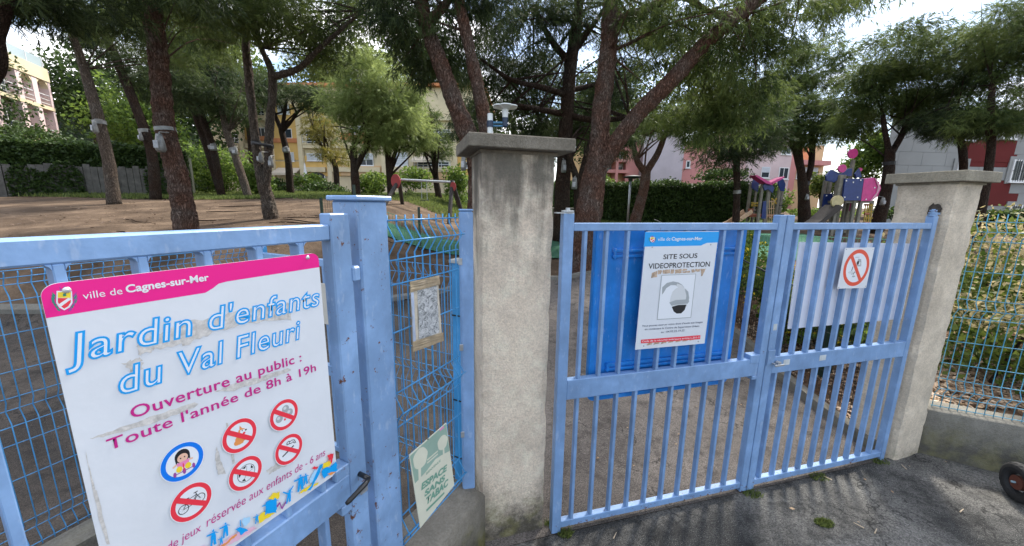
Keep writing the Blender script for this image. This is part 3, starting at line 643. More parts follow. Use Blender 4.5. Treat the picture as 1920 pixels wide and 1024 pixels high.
t, q = board('smoke_free_sign', 'pale green and cream notice asking for a tobacco-free area, tied low on the mesh panel', GL, (z6(340, 570), z6(525, 408), z6(565, 720), z6(395, 935)), -.020, .003, CREAM)
P = Print(GL, -.020, t); Q = lambda *pts: P.q(*[z6(*p) for p in pts])
P.polys('background', [(Q((343, 574), (523, 412), (542, 548), (500, 570), (470, 590), (425, 650), (368, 712)), 0)], [GRNL]); P.up()
def pe(x, y, rx, ry, n=24): return Q(*[(x+rx*math.cos(2*math.pi*i/n)*(1+.06*math.sin(i*5)), y-rx*.55*math.cos(2*math.pi*i/n)+ry*math.sin(2*math.pi*i/n)) for i in range(n)])
P.polys('tree_silhouette', [(pe(395, 584, 36, 52), 0), (Q((384, 620), (398, 615), (398, 690), (386, 700)), 0), (pe(506, 506, 25, 36), 0), (Q((506, 530), (514, 526), (516, 565), (508, 570)), 0)]+[(Q((428, 606-k*15), (482, 560-k*15), (483, 566-k*15), (430, 612-k*15)), 0) for k in range(2)], [CREAM]); P.up()
P.text('BIENVENUE', z6(424, 668), z6(496, 600), z6(424, 656), GRND, .01)
P.text('ESPACE', (790.4, 918.7), (837.5, 881.7), (788.7, 907.5), GRND, .045, .15); P.text('SANS', (796.5, 931), (834, 899.5), (795, 921), GRND, .045, .15); P.text('TABAC', (799.8, 946), (840, 909), (797.2, 935), GRND, .045, .15)
P.polys('underline', [(Q((424, 842), (514, 752), (515, 762), (426, 852)), 0), (Q((490, 440), (512, 424), (513, 432), (492, 450)), 1)], [GRND, PNK])
rivets(P, GL, -.02, t, ((433, 490), (478, 832)), .004, z6, BLACKP)

# ------------------------------------------------------------------ the large playground sign
SB = -.0045
bl = GL.p(632, 887, SB); tl_ = GL.p(72, 535, SB); tr_ = GL.p(596.5, 474, SB)
t = thing('playground_sign', 'large white sign with magenta header and prohibition pictograms on the side gate', 'sign', tuple(GL.o), GL.rot)
X0, X1, Z1_, Z0_ = tl_[0], (tr_[0]+bl[0])/2, (tl_[1]+tr_[1])/2, bl[1]
rc = .022; q = []
for cx, cz, a0 in ((X1-rc, Z1_-rc, 0), (X0+rc, Z1_-rc, 90), (X0+rc, Z0_+rc, 180), (X1-rc, Z0_+rc, 270)): q += [(cx+rc*math.cos(rad(a0+k*11.25)), cz+rc*math.sin(rad(a0+k*11.25))) for k in range(9)]
MB().prism(q, SB, SB+.003).build('board', SIGNW, t)
P = Print(GL, SB, t, .00012); za = lambda x, y: (x, y)
hb = [GL.p(*p, SB) for p in ((85, 597), (385, 549), (400, 540), (410, 532), (425, 528), (599, 501))]
hq = [(X0, hb[0][1]), (hb[1][0], hb[1][1]), hb[2], hb[3], hb[4], (X1, hb[5][1])]+q[0:9]+q[9:18]
P.polys('header_band', [(hq, 0)], [MAG]); P.up()
z1f = lambda x, y: (60+x/4.266, 460+y/4.266)
crest(P, 258, 425, 100, z1f)
P.text('ville de', (156, 561.5), (230, 551), (167, 545.5), WHT, 0, capr=.74); P.text('Cagnes-sur-Mer', (237.4, 549), (391, 525.5), (237, 534), WHT, .028)
it = [(ragged(P.q(*p), a, 7, k), 0) for k, (p, a) in enumerate([
    (((255, 640), (300, 625), (345, 605), (420, 590), (480, 578), (541, 565), (545, 600), (470, 605), (400, 622), (352, 645), (300, 652), (262, 668)), .004),
    (((230, 682), (262, 668), (270, 690), (245, 698)), .003), (((165, 823), (225, 802), (300, 775), (365, 755), (372, 758), (360, 766), (290, 792), (200, 818)), .0015),
    (((402, 735), (440, 718), (500, 703), (540, 690), (545, 695), (500, 712), (440, 732)), .0015), (((406, 835), (414, 865), (423, 888), (409, 890), (403, 862)), .001), (((423, 793), (427, 793), (441, 868), (436, 870)), .0005),
    (((160, 845-0), (178, 917), (182, 922), (205, 1020), (200, 1020), (186, 975), (174, 922)), .0006), (((500, 880), (520, 868), (545, 862), (548, 868), (520, 880), (505, 890)), .003)])]
for q_ in it: P.polys('sticker_residue', [q_], [plain('scraped_residue', (.56, .54, .52), .8, .35, sc=90)]); P.k -= .9
P.up()
# outlined playful title letters: blue underneath, white inside
for s_, a, b, tp in (("Jardin d'enfants", (124, 683), (599, 572), (153, 619)), ('du Val Fleuri', (227, 740), (564, 634), (256, 679))):
    P.text(s_, a, b, tp, CYAN, .036, .18, lift=0, spacing=1.08); P.text(s_, a, b, tp, WHT, -.014, .18, lift=.0001, spacing=1.08)
P.up(); P.up()
P.text('Ouverture au public :', (247, 785), (565, 677), (250, 760), MAG2, .012, 0, spacing=1.05); P.text("Toute l'année de 8h à 19h", (203, 845), (592, 695), (203, 822), MAG2, .012, 0, spacing=1.05)
P.text('réservée aux enfants de - 6 ans', (387, 988), (610, 853), (391, 967), MAG2, -.005, .2); P.text('Aire de jeux', (262, 1066), (378, 994), (266, 1045), MAG2, -.005, .2)
RS, RZ = .0405, .0462
def icon(px, py, red=True):
    c = GL.p(px, py, SB); P.polys('pictogram_ring', [(ell(*c, RS, RZ), 0), (ell(*c, RS*.96, RZ*.96), 1), (ell(*c, RS*.74, RZ*.74), 2)], [WHT, RED if red else BLUP, WHT]); return c
def bar(c, k=0):
    P.up(); P.polys('pictogram_bar', [(seg(c[0]-RS*.60, c[1]+RZ*.50, c[0]+RS*.60, c[1]-RZ*.50, .0115), 0)], [RED])
def S(c, pts): return [(c[0]+x*RS, c[1]+z*RZ) for x, z in pts]
def E_(c, x, z, rx, rz, n=20): return ell(c[0]+x*RS, c[1]+z*RZ, rx*RS, rz*RZ, n)
def G_(c, x0, z0, x1, z1, w_): return seg(c[0]+x0*RS, c[1]+z0*RZ, c[0]+x1*RS, c[1]+z1*RZ, w_*RS)
c = icon(342.2, 865.3, False)
P.polys('child_picture', [(E_(c, .02, .30, .34, .36), 0), (S(c, [(-.32, .3), (.36, .3), (.34, -.02), (.24, .1), (-.2, .1), (-.3, -.02)]), 0), (E_(c, .02, .20, .24, .23), 1), (S(c, [(-.28, .02), (.3, .02), (.24, -.28), (-.24, -.28)]), 2),
    (E_(c, -.2, -.32, .14, .16), 3), (E_(c, .2, -.32, .14, .16), 3), (G_(c, -.28, -.02, -.46, -.1, .1), 1), (G_(c, .28, -.02, .46, -.05, .1), 1), (G_(c, -.4, -.52, .42, -.50, .05), 4), (E_(c, -.42, -.50, .07, .14), 4), (E_(c, .44, -.46, .07, .14), 4), (E_(c, 0, -.52, .08, .16), 4), (G_(c, 0, -.1, 0, -.5, .05), 5),
    (E_(c, -.07, .22, .035, .04, 8), 0), (E_(c, .11, .22, .035, .04, 8), 0)], [BLK, SKIN, PNK, YEL, PURP, RED])
c = icon(358.9, 940.7)
def wheel2(c, x, z, r):
    return [(ell(c[0]+x*RS, c[1]+z*RZ, r*RS, r*RZ, 24), 0), (ell(c[0]+x*RS, c[1]+z*RZ, r*.84*RS, r*.84*RZ, 24), 1)]+[(G_(c, x-.8*r*math.cos(a), z-.8*r*math.sin(a), x+.8*r*math.cos(a), z+.8*r*math.sin(a), .012), 2) for a in (0, .8, 1.6, 2.4)]
P.polys('bicycle_picture', wheel2(c, -.40, -.16, .25)+wheel2(c, .40, -.02, .25), [BLK, WHT, GREYP]); P.polys('bicycle_picture', [(G_(c, -.40, -.16, -.18, .22, .035), 0), (G_(c, -.18, .22, .26, .28, .035), 0), (G_(c, .26, .28, .40, -.02, .035), 0), (G_(c, -.18, .22, -.04, -.16, .035), 0), (G_(c, -.04, -.16, .26, .28, .035), 0), (G_(c, -.40, -.16, -.04, -.16, .035), 0), (G_(c, -.28, .32, -.08, .30, .06), 0), (G_(c, .26, .28, .24, .42, .035), 0), (G_(c, .14, .42, .34, .42, .05), 0)], [BLK]); bar(c)
c = icon(448.9, 816.2)
P.polys('dog_picture', [(S(c, [(-.30, -.42), (-.28, -.1), (-.1, .1), (-.05, .32), (.12, .40), (.3, .30), (.36, .12), (.2, .0), (.22, -.2), (.32, -.42), (.1, -.50), (-.1, -.52)]), 0), (S(c, [(.02, .36), (.05, .58), (.16, .4)]), 0), (S(c, [(.05, .3), (.3, .26), (.34, .12), (.18, .04), (.1, -.1), (.02, .1)]), 1), (E_(c, .36, .18, .06, .05, 10), 2), (E_(c, .24, .04, .08, .07, 10), 3), (E_(c, .16, .24, .03, .04, 8), 2), (E_(c, -.2, -.34, .18, .16), 0), (E_(c, .26, -.46, .12, .06), 1)], [ORG, WHT, BLK, RED]); bar(c)
c = icon(459.9, 886.5)
P.polys('football_picture', [(E_(c, .02, 0, .52, .52, 30), 0), (E_(c, .02, 0, .49, .49, 30), 1), (S(c, [(-.1, .0), (.05, .12), (.2, .0), (.13, -.16), (-.04, -.16)]), 0)]+[(S(c, [(.02+.47*math.cos(a), .47*math.sin(a)), (.02+.30*math.cos(a+.25), .30*math.sin(a+.25)), (.02+.46*math.cos(a+.6), .46*math.sin(a+.6))]), 0) for a in (0.2, 1.45, 2.7, 3.95, 5.2)]+[(G_(c, .05, .12, .1, .42, .02), 0), (G_(c, .2, 0, .46, .05, .02), 0), (G_(c, -.1, 0, -.4, .1, .02), 0), (G_(c, -.04, -.16, -.2, -.42, .02), 0), (G_(c, .13, -.16, .28, -.4, .02), 0)], [BLK, WHT]); bar(c)
c = icon(531.6, 777)
P.polys('boules_picture', [(E_(c, -.36, -.12, .24, .24), 0), (E_(c, .12, .34, .24, .24), 0), (E_(c, .36, -.0, .24, .24), 0), (E_(c, -.40, -.06, .11, .1), 1), (E_(c, .08, .4, .11, .1), 1), (E_(c, .32, .06, .11, .1), 1), (E_(c, .0, -.32, .07, .07, 10), 2)], [GREYP, LGREY, RED]); bar(c)
c = icon(540.4, 841.5)
P.polys('cigarette_picture', [(G_(c, -.5, -.25, .34, .08, .1), 0)]+[(G_(c, a0, b0, a1, b1, .05), 0) for a0, b0, a1, b1 in ((-.1, .5, .02, .56), (.02, .56, .12, .48), (.12, .48, .02, .36), (.02, .36, .2, .32), (.2, .32, .32, .36), (.32, .36, .42, .2), (.12, .48, .26, .5), (.26, .5, .42, .44), (.42, .44, .5, .18), (-.1, .5, -.12, .36), (-.12, .36, .02, .36))], [BLK]); bar(c)
# painted children along the foot of the sign
z4 = lambda x, y: (380+x/5.019, 820+y/5.019); Q = lambda *pts: P.q(*[z4(*p) for p in pts])
def fig(x, y, h, lean=0, arm=1, k=0):
    w_ = h*.16; f = lambda a, b: (x+a*h+lean*b*h*.3, y-b*h-a*h*.62)
    return [(ragged(Q(*[f(.07*math.cos(i*.8), .93+.08*math.sin(i*.8)) for i in range(8)]), .0004, 1, k), 0),
            (ragged(Q(f(-.12, .84), f(.12, .84), f(.16, .45), f(.2, 0), f(.06, 0), f(.0, .4), f(-.08, .0), f(-.2, .0), f(-.16, .45)), .0006, 3, k), 0),
            (Q(f(-.1, .82), f(-.14, .72), f(-.34-.1*arm, .5+.3*arm), f(-.3-.1*arm, .58+.3*arm)), 0), (Q(f(.1, .82), f(.14, .72), f(.34, .6), f(.3, .66)), 0)]
it = [(ragged(Q((-120, 1090), (0, 1010), (90, 1040), (250, 930), (360, 880), (470, 830), (500, 850), (380, 930), (240, 1010), (60, 1110), (-100, 1180)), .003, 5, 5), 3),
      (ragged(Q((480, 770), (560, 700), (640, 690), (690, 650), (680, 700), (600, 760), (520, 800)), .003, 4, 6), 1), (ragged(Q((610, 560), (660, 510), (720, 505), (710, 560), (650, 590)), .003, 3, 7), 1),
      (ragged(Q((1120, 250), (1170, 215), (1210, 230), (1180, 270), (1130, 290)), .003, 3, 8), 1), (ragged(Q((900, 520), (1000, 440), (1080, 420), (1060, 450), (960, 500)), .003, 3, 9), 1),
      (ragged(Q((350, 790), (400, 740), (450, 730), (440, 790), (380, 840)), .004, 3, 19), 6), (ragged(Q((990, 400), (1050, 300), (1110, 260), (1090, 320), (1020, 420)), .003, 3, 20), 6),
      (ragged(Q((1020, 290), (1050, 262), (1076, 270), (1056, 300)), .0035, 4, 21), 4), (ragged(Q((1160, 170), (1190, 150), (1222, 152), (1212, 196), (1176, 208)), .002, 3, 22), 4), (ragged(Q((1172, 200), (1212, 190), (1206, 240), (1196, 240), (1194, 205), (1184, 205), (1182, 244)), .001, 1, 23), 4)]
it += fig(90, 1010, 150, k=1)+fig(165, 1000, 75, k=2)+fig(205, 930, 135, k=3)+fig(500, 800, 85, k=4)
for k in range(3): it += fig(600+k*34, 712-k*14, 120, k=10+k)
it += [(ragged(Q((585, 600), (680, 570), (682, 700), (590, 712)), .002, 4, 41), 0), (ragged(Q((1112, 290), (1190, 270), (1245, 222), (1255, 300), (1200, 340), (1130, 378)), .0035, 4, 42), 0), (ragged(Q((975, 490), (1010, 450), (1060, 330), (1095, 250), (1125, 245), (1090, 330), (1030, 450), (1000, 495)), .001, 3, 43), 0)]
it += fig(910, 495, 150, k=14)+fig(958, 440, 105, k=15)+fig(795, 608, 120, .3, 2, 16)+[(Q((800, 500), (842, 445), (846, 450), (812, 510)), 0), (ragged(Q((295, 860), (340, 830), (420, 868), (380, 885), (350, 915), (335, 880)), .001, 3, 44), 0), (Q((340, 830), (338, 770), (346, 770), (352, 832)), 0)]
it += [(ragged(Q(*p), .0006, 3, 50+k), 5) for k, p in enumerate((((680, 640), (716, 600), (722, 612), (690, 655)), ((716, 600), (738, 655), (726, 665), (708, 615)), ((726, 665), (770, 595), (778, 600), (738, 672))))]
it += [(ragged(Q((130, 1020), (200, 990), (300, 900), (315, 910), (260, 960), (150, 1040)), .002, 4, 60), 2), (ragged(Q((1160, 340), (1210, 318), (1240, 320), (1190, 352)), .002, 3, 61), 2)]
P.polys('painted_children', it, [CYAN, YEL, ORG, mat('pale_pink_print', (.72, .45, .58), .4), RED, PURP, mat('pale_blue_print', (.35, .6, .82), .4)])
rivets(P, GL, SB-.001, t, ((125, 544), (577, 483)), .0058, m=plain('rivet_metal', (.6, .6, .62), .3, .2, .4))

# ------------------------------------------------------------------ inner fence and inner gate behind the side gate
FI = Fr(-.31, 2.1, 295)     # runs away to the left from the post behind the pillar
FJ = Fr(-2.03, 2.9, 202)     # returns towards the street, parallel to the side gate
def inner_post(label, x, y, zt, rz, z0=-.1):
    t = thing('inner_post', label, 'post', (x, y, 0), rz)
    MB().box(-.035, .035, -.035, .035, z0, zt, bev=.003).build('shaft', MESHB, t); MB().box(-.045, .045, -.045, .045, zt, zt+.02, bev=.002).build('cap', STEEL, t)
    for z in (1.5, .95, .55): 
        MB().box(-.04, .04, -.052, -.036, z-.035, z+.03, bev=.003).build('clamp', STEEL, t)
        MB().box(-.037, .037, -.038, .038, z-.16, z-.152).build('strap', BLACKM, t)
    return t
inner_post('bright blue post with clamps and grey cap behind the mesh panel', -.31, 2.12, 1.66, FI.rot)
inner_post('bright blue post with grey cap seen over the playground sign', -2.03, 2.92, 1.66, FI.rot)
mesh_panel('inner_mesh_fence', 'thin blue mesh seen through the narrow panel, joined to the clamped post', FI, -1.06+1.1, .95, .10, 1.64, [1.56, .90, .3], .043, MESHB, rw=.0022)
mesh_panel('inner_mesh_fence', 'long blue mesh fence on a concrete kerb seen through the side gate', FJ, .05, 2.6, .16, 1.64, [1.57, .93, .25], .0435, MESHB, d=-.0, rw=.0024, posts=(1.9,), postm=MESHB)
# inner gate leaf with its faded sign
t = thing('inner_gate', 'blue inner gate leaf partly hidden behind the playground sign', 'gate', tuple(FI.o), FI.rot)
for nm, b in (('stile', (.98, 1.02, 0, .04, .08, 1.62)), ('stile', (1.84, 1.88, 0, .04, .08, 1.62)), ('top_rail', (1.0205, 1.8395, 0, .04, 1.55, 1.6)), ('middle_rail', (1.0205, 1.8395, 0, .04, .72, .80)), ('bottom_rail', (1.0205, 1.8395, 0, .04, .09, .13))):
    MB().box(*b, bev=.002).build(nm, BLUE2, t)
bm_ = MB().box(-.01, .01, .005, .035, .80, 1.55).mesh('bar', BLUE); bm2 = MB().box(-.01, .01, .005, .035, .13, .72).mesh('bar', BLUE)
for k in range(6): link('bar', bm_, t, (1.12+.12*k, 0, 0)); link('bar', bm2, t, (1.12+.12*k, 0, 0))
t = thing('faded_sign', 'faded beige sign with pale red rings on the inner gate', 'sign', tuple(FI.o), FI.rot)
s0_, z0_ = FI.p(632, 535, .045); s1_, z1_ = FI.p(632, 612, .045)
MB().box(s0_, s0_+.34, .045, .049, z1_, z0_, bev=.001).build('board', plain('beige_sign', (.55, .52, .46), .5, .1), t)
FADE = mat('faded_red', (.62, .28, .26), .5)
it = []
for k in range(2):
    for j in range(2): c = (s0_+.09+.15*j, z0_-.09-k*.14); it += [(ell(*c, .05, .05, 24), 0), (ell(*c, .038, .038, 24), 1), (seg(c[0]-.03, c[1]+.03, c[0]+.03, c[1]-.03, .01), 0)]
mb = MB()
for pts, mi in it: mb.add([(x, .0495+.0003*mi+(.0004 if len(pts) == 4 else 0), z) for x, z in pts], [tuple(range(len(pts)))], mi)
mb2 = MB()
for pts, mi in it: mb2.add([(x, .0445-.0003*mi-(.0006 if len(pts) == 4 else 0), z) for x, z in pts], [tuple(range(len(pts)))], mi)
mb2.build('pictogram_ring', [FADE, MATS['beige_sign']], t)
kb = [FJ.w(s, .02, 0)[:2] for s in np.linspace(0, 3.2, 12)]
o = kerb('kerb.002', kb, .18, .16, KERBM)
# ------------------------------------------------------------------ garden fence behind the right leaf
t = thing('garden_fence', 'low black mesh fence along the planting bed behind the gate', 'fence')
fp = [np.array(p) for p in ((3.28, 2.95), (3.20, 3.6), (3.22, 4.3), (3.28, 5.2), (3.3, 6.3), (3.3, 7.4), (3.3, 8.6))]
for i in range(len(fp)-1):
    a, b = fp[i], fp[i+1]; L_ = np.linalg.norm(b-a); az_ = math.degrees(math.atan2(*(b-a))); z = gz(*a); z2 = gz(*b)
    r_ = math.pi/2-rad(az_); sl_ = (z2-z)/L_
    wm = MB().tube([(0, 0, .06), (0, 0, .98)], .0026, 4).mesh('vertical_wire', BLACKM); n = int(L_/.05)
    if i < 4:
        for k in range(n): p = a+(b-a)*k/n; link('vertical_wire', wm, t, (p[0], p[1], gz(*p)))
    for h in [.1, .3, .5, .7, .9]: 
        mb = MB().tube([(a[0], a[1], z+h), (b[0], b[1], z2+h)], .003, 4); mb.build('horizontal_wire', BLACKM, t)
    MB().tube([(a[0], a[1], z+1.0), (b[0], b[1], z2+1.0)], .012, 6).build('top_rail', BLACKM, t)
    MB().box(a[0]-.02, a[0]+.02, a[1]-.02, a[1]+.02, z-.1, z+1.03).build('post', DGREEN, t)
p_ = atz(1546, 775, .12)
o = tag(MB().box(-.045, .045, -.045, .045, -.2, 1.0, bev=.01).build('green_post', DGREEN, None, (3.42, 3.72, .15)), 'thick dark green post in the planting bed behind the white panel', 'post')
# pale green low mesh fence round the play surface
t = thing('playground_fence', 'low pale green mesh fence along the front edge of the green play surface', 'fence')
for (x0_, x1_, yy_) in ((2.5, 9.5, 8.75), (-3.8, .8, 8.9)):
    wm = MB().tube([(0, 0, .03), (0, 0, .62)], .005, 4).mesh('vertical_wire', GREENM)
    for k in range(int((x1_-x0_)/.09)): x = x0_+k*.09; link('vertical_wire', wm, t, (x, yy_, gz(x, yy_)))
    for h in (.05, .33, .62):
        mb = MB().tube([(x0_+(x1_-x0_)*k/8, yy_, gz(x0_+(x1_-x0_)*k/8, yy_)+h) for k in range(9)], .006, 4); mb.build('horizontal_wire', GREENM, t)
    for k in range(4): x = x0_+(x1_-x0_)*k/3; MB().box(x-.025, x+.025, yy_+.01, yy_+.06, gz(x, yy_)-.1, gz(x, yy_)+(.72 if yy_ < 8.8 else 1.0)).build('post', DGREEN, t)

# ------------------------------------------------------------------ foliage generators
def unit(n):
    v = rng.normal(size=(n, 3)); return v/np.linalg.norm(v, axis=1)[:, None]
def needles(blobs, L_, dens=1.0, droop=.35, nsub=62, subr=.25, wf=.085, k=7, maxn=170000):
    """pine foliage: tufts of thin blades on small drooping sprays inside the blobs (cx,cy,cz,rx,ry,rz)"""
    Cs = []; D = []
    for b in blobs:
        c, r = np.array(b[:3]), np.array(b[3:6]); area = math.pi*max(r[0], r[1])*r[2]
        n_need = dens*3.0*area/(L_*L_*wf*.5); nt_ = int(n_need/k); ns = max(8, int(nsub*(b[6] if len(b) > 6 else 1)))
        su = unit(ns)*(rng.random(ns)[:, None]**.45); sc_ = c+su*r*.82
        # flattish pads, hanging at their rims
        idx = rng.integers(0, ns, nt_); off = rng.normal(size=(nt_, 3))*np.array([.5, .5, .30])*subr*r.mean()
        off[:, 2] -= droop*.35*(off[:, 0]**2+off[:, 1]**2)/(subr*r.mean()+1e-6)
        p = sc_[idx]+off; Cs.append(p); d = off/(np.linalg.norm(off, axis=1)[:, None]+1e-6)*.6+unit(nt_)*.5+(p-c)/r*.25; d[:, 2] -= droop*.9; D.append(d/np.linalg.norm(d, axis=1)[:, None])
    C_ = np.concatenate(Cs); D = np.concatenate(D)
    if len(C_)*k > maxn: s_ = rng.choice(len(C_), maxn//k, replace=False); C_, D = C_[s_], D[s_]
    n = len(C_); cl_ = np.array([mnoise.noise(Vector(tuple(q_*(.9/max(L_*5, .5))))) for q_ in C_]); tone = np.clip(rng.normal(.42, .20, n)+.55*cl_, 0, 1)
    base = np.repeat(C_, k, 0); dd = np.repeat(D, k, 0)+unit(n*k)*.55; dd /= np.linalg.norm(dd, axis=1)[:, None]
    base = base+np.repeat(D, k, 0)*(rng.random((n*k, 1))-.5)*L_*.9
    side = np.cross(dd, unit(n*k)); side /= np.linalg.norm(side, axis=1)[:, None]+1e-6
    ln = L_*(.7+.6*rng.random((n*k, 1))); V = np.empty((n*k, 3, 3)); V[:, 0] = base-side*ln*wf*.5; V[:, 1] = base+side*ln*wf*.5; V[:, 2] = base+dd*ln
    return V.reshape(-1, 3), np.arange(n*k*3).reshape(-1, 3), np.repeat(tone, k*3)
def leaves(P_, N_, size, tone_mu=.45, tone_sd=.25, flat=.5):
    """broad leaves: one folded quad each at points P_ roughly facing N_"""
    n = len(P_); nrm = N_*flat+unit(n); nrm /= np.linalg.norm(nrm, axis=1)[:, None]; a = np.cross(nrm, unit(n)); a /= np.linalg.norm(a, axis=1)[:, None]+1e-6; b = np.cross(nrm, a)
    s_ = size*(.6+.8*rng.random((n, 1))); V = np.empty((n, 4, 3)); V[:, 0] = P_-a*s_*.5; V[:, 1] = P_-b*s_*.27+nrm*s_*.06; V[:, 2] = P_+a*s_*.5; V[:, 3] = P_+b*s_*.27+nrm*s_*.06
    return V.reshape(-1, 3), np.arange(n*4).reshape(-1, 4), np.repeat(np.clip(rng.normal(tone_mu, tone_sd, n), 0, 1), 4)
def blobpts(blobs, n, shell=.5, lumps=18, lr=.35):
    out_ = []; nr = []; w_ = np.array([b[3]*b[5] for b in blobs]); w_ = w_/w_.sum()
    for b, f in zip(blobs, w_):
        m = int(n*f)+1; c, r = np.array(b[:3]), np.array(b[3:6]); su = unit(lumps)*(.35+.55*rng.random((lumps, 1))); idx = rng.integers(0, lumps, m)
        o = unit(m)*(rng.random((m, 1))**(.33))*lr; p = su[idx]+o; out_.append(c+p*r); nr.append(p/np.linalg.norm(p, axis=1)[:, None])
    return np.concatenate(out_), np.concatenate(nr)
def pw(px, py, Y, rx, ry, rd=None, lum=1):
    """blob given by where it shows and how far off it stands -> world ellipsoid"""
    c = at(px, py, Y); k = Y/F; return (c[0], c[1], c[2], rx*k, (rd if rd else rx*k*.9), ry*k*1.02, lum)
def catmull(pts, n=6):
    P_ = [np.array(p, float) for p in pts]; P_ = [2*P_[0]-P_[1]]+P_+[2*P_[-1]-P_[-2]]; o = []
    for i in range(1, len(P_)-2):
        for k in range(n):
            t = k/n; a, b, c, d = P_[i-1:i+3]; o.append(.5*((2*b)+(-a+c)*t+(2*a-5*b+4*c-d)*t*t+(-a+3*b-3*c+d)*t**3))
    o.append(P_[-2]); return o
def limb_mb(mb, pts, radii, n=12, seed=0, rough=.06, sub=7, fine=False):
    """tapered limb through 3-D points with a knobbly surface"""
    k0 = len(mb.v); sub = 30 if fine else sub; path = catmull(pts, sub); m = len(path); ts = np.linspace(0, len(radii)-1, m); rs = np.interp(ts, range(len(radii)), radii)
    mb.tube(path, list(rs), n)
    for i in range(m):
        for j in range(n):
            q = np.array(mb.v[k0+i*n+j]); c = path[i]; f = 1+rough*1.6*mnoise.noise(Vector(q*2.3+seed))+rough*1.3*mnoise.noise(Vector((q[0]*9+seed, q[1]*9, q[2]*4)))
            if fine:
                qq = Vector((q[0]*11+.25*math.sin(q[2]*9), q[1]*11, q[2]*4.2+seed)); dv_ = mnoise.voronoi(qq)[0]; rr_ = rs[i]+1e-6
                f += (min(.30, dv_[1]-dv_[0])-.15)*.075/rr_*min(1, rr_/.12)*.9+.012/rr_*mnoise.noise(Vector(q*30))*min(1, rr_/.15)
            mb.v[k0+i*n+j] = tuple(c+(q-c)*f)
def P3(Y, *pp): return [at(x, y, Y) for x, y in pp]
BANDM = plain('grey_band', (.22, .22, .21), .5, .4, .3); BAGM = plain('clear_plastic_bag', (.19, .19, .18), .35, .5, sc=14); STRAPB = plain('black_band', (.015, .015, .016), .6, .3)
def tree_thing(label, base, cat='tree', name='pine_tree', group='pine trees of the park'): return thing(name, label, cat, tuple(base), 0, group)
def finish(mb, name, m, t, smooth=True):
    o = np.array(t.location); mb.v = [tuple(np.array(v)-o) for v in mb.v]; return mb.build(name, m, t, smooth=smooth)
def branches(mb, origins, blobs, n, r0, seed=1):
    r = random.Random(seed)
    for i in range(n):
        b = blobs[i % len(blobs)]; o = np.array(r.choice(origins)); tgt = np.array(b[:3])+np.array([r.uniform(-1, 1)*b[3], r.uniform(-1, 1)*b[4], r.uniform(-.8, .9)*b[5]])*.8
        mid = (o+tgt)/2+np.array([r.uniform(-.2, .2), r.uniform(-.2, .2), r.uniform(-.1, .35)])*np.linalg.norm(tgt-o)*.35
        limb_mb(mb, [o, mid, tgt], [r0, r0*.6, r0*.2], 5, seed+i, .05, 4)
def crown(t, blobs, L_, m, dens=1.0, **kw):
    V_, F_, T_ = needles(blobs, L_, dens, **kw); return big_mesh('crown', V_-np.array(t.location), F_, m, T_, t)
def band(t, px, py, Y, wpx, m, hpx=6, nm='tree_band'):
    """strap round a trunk"""
    c = at(px, py, Y); r = wpx*Y/F/2*sec_(px)*.93; h = hpx*Y/F
    mb = MB().lathe([(r*.98, -h/2), (r*1.05, -h/2), (r*1.05, h/2), (r*.98, h/2)], 18, cap=False); mb.build(nm, m, t, tuple(c-np.array(t.location)))
BAG = []
def bag(px, py, Y, wpx, hpx, where):
    c = at(px, py, Y-.28); k = Y/F; w_, h_ = wpx*k*.8*sec_(px), hpx*k*.85
    t = thing('insect_trap_bag', 'clear plastic collecting bag hanging on '+where, 'bag', tuple(c), rng.uniform(-.3, .3), 'collecting bags hung on the pine trunks')
    mb = MB(); vs = []
    for i, (z, a, th) in enumerate(((.5, .34, .02), (.35, .40, .05), (0, .47, .10), (-.35, .5, .13), (-.5, .46, .03))):
        for j in range(10): q = 2*math.pi*j/10; vs.append((a*w_*math.cos(q), th*.6*math.sin(q), z*h_))
    mb.add(vs, [(i*10+j, i*10+(j+1) % 10, (i+1)*10+(j+1) % 10, (i+1)*10+j) for i in range(4) for j in range(10)]+[tuple(range(9, -1, -1)), tuple(range(40, 50))]); mb.build('pouch', BAGM, t, smooth=True)
    MB().box(-w_*.26, w_*.26, -.088, -.080, -h_*.3, h_*.1).build('insert', plain('bag_label', (.40, .41, .43), .5, .3, sc=20), t)
    mb = MB().tube([(0, 0, h_*.5), (0, .03, h_*.6), (0, .2, h_*.66)], .012, 6); mb.build('collar', BANDM, t)

# ------------------------------------------------------------------ pines
# T1 dark trunk at the left edge
def lowbase(px, Y, x=None):
    c = at(px, 300, Y); return np.array([c[0], c[1], gz(c[0], c[1])-.08])
b = np.array([-9.2, 4.2, gz(-9.2, 4.2)-.05]); t = tree_thing('dark leaning pine cut off by the left edge of the picture', b)
mb = MB(); limb_mb(mb, [b, b+[0.7, .1, 1.6]]+P3(4.7, (-50, 170), (-14, 60), (8, -30), (40, -160)), [.20, .17, .12, .10, .10, .09], 12, 1); finish(mb, 'trunk', BARK_DK, t)
bl_ = [pw(110, -25, 5.2, 130, 60, 1.2), pw(260, -50, 5.6, 130, 70, 1.3), pw(-20, -50, 5, 100, 70, 1.)]; bl_.append(pw(40, 8, 5.0, 110, 42, 1.)); crown(t, bl_, .14, PINE_DK, .8)
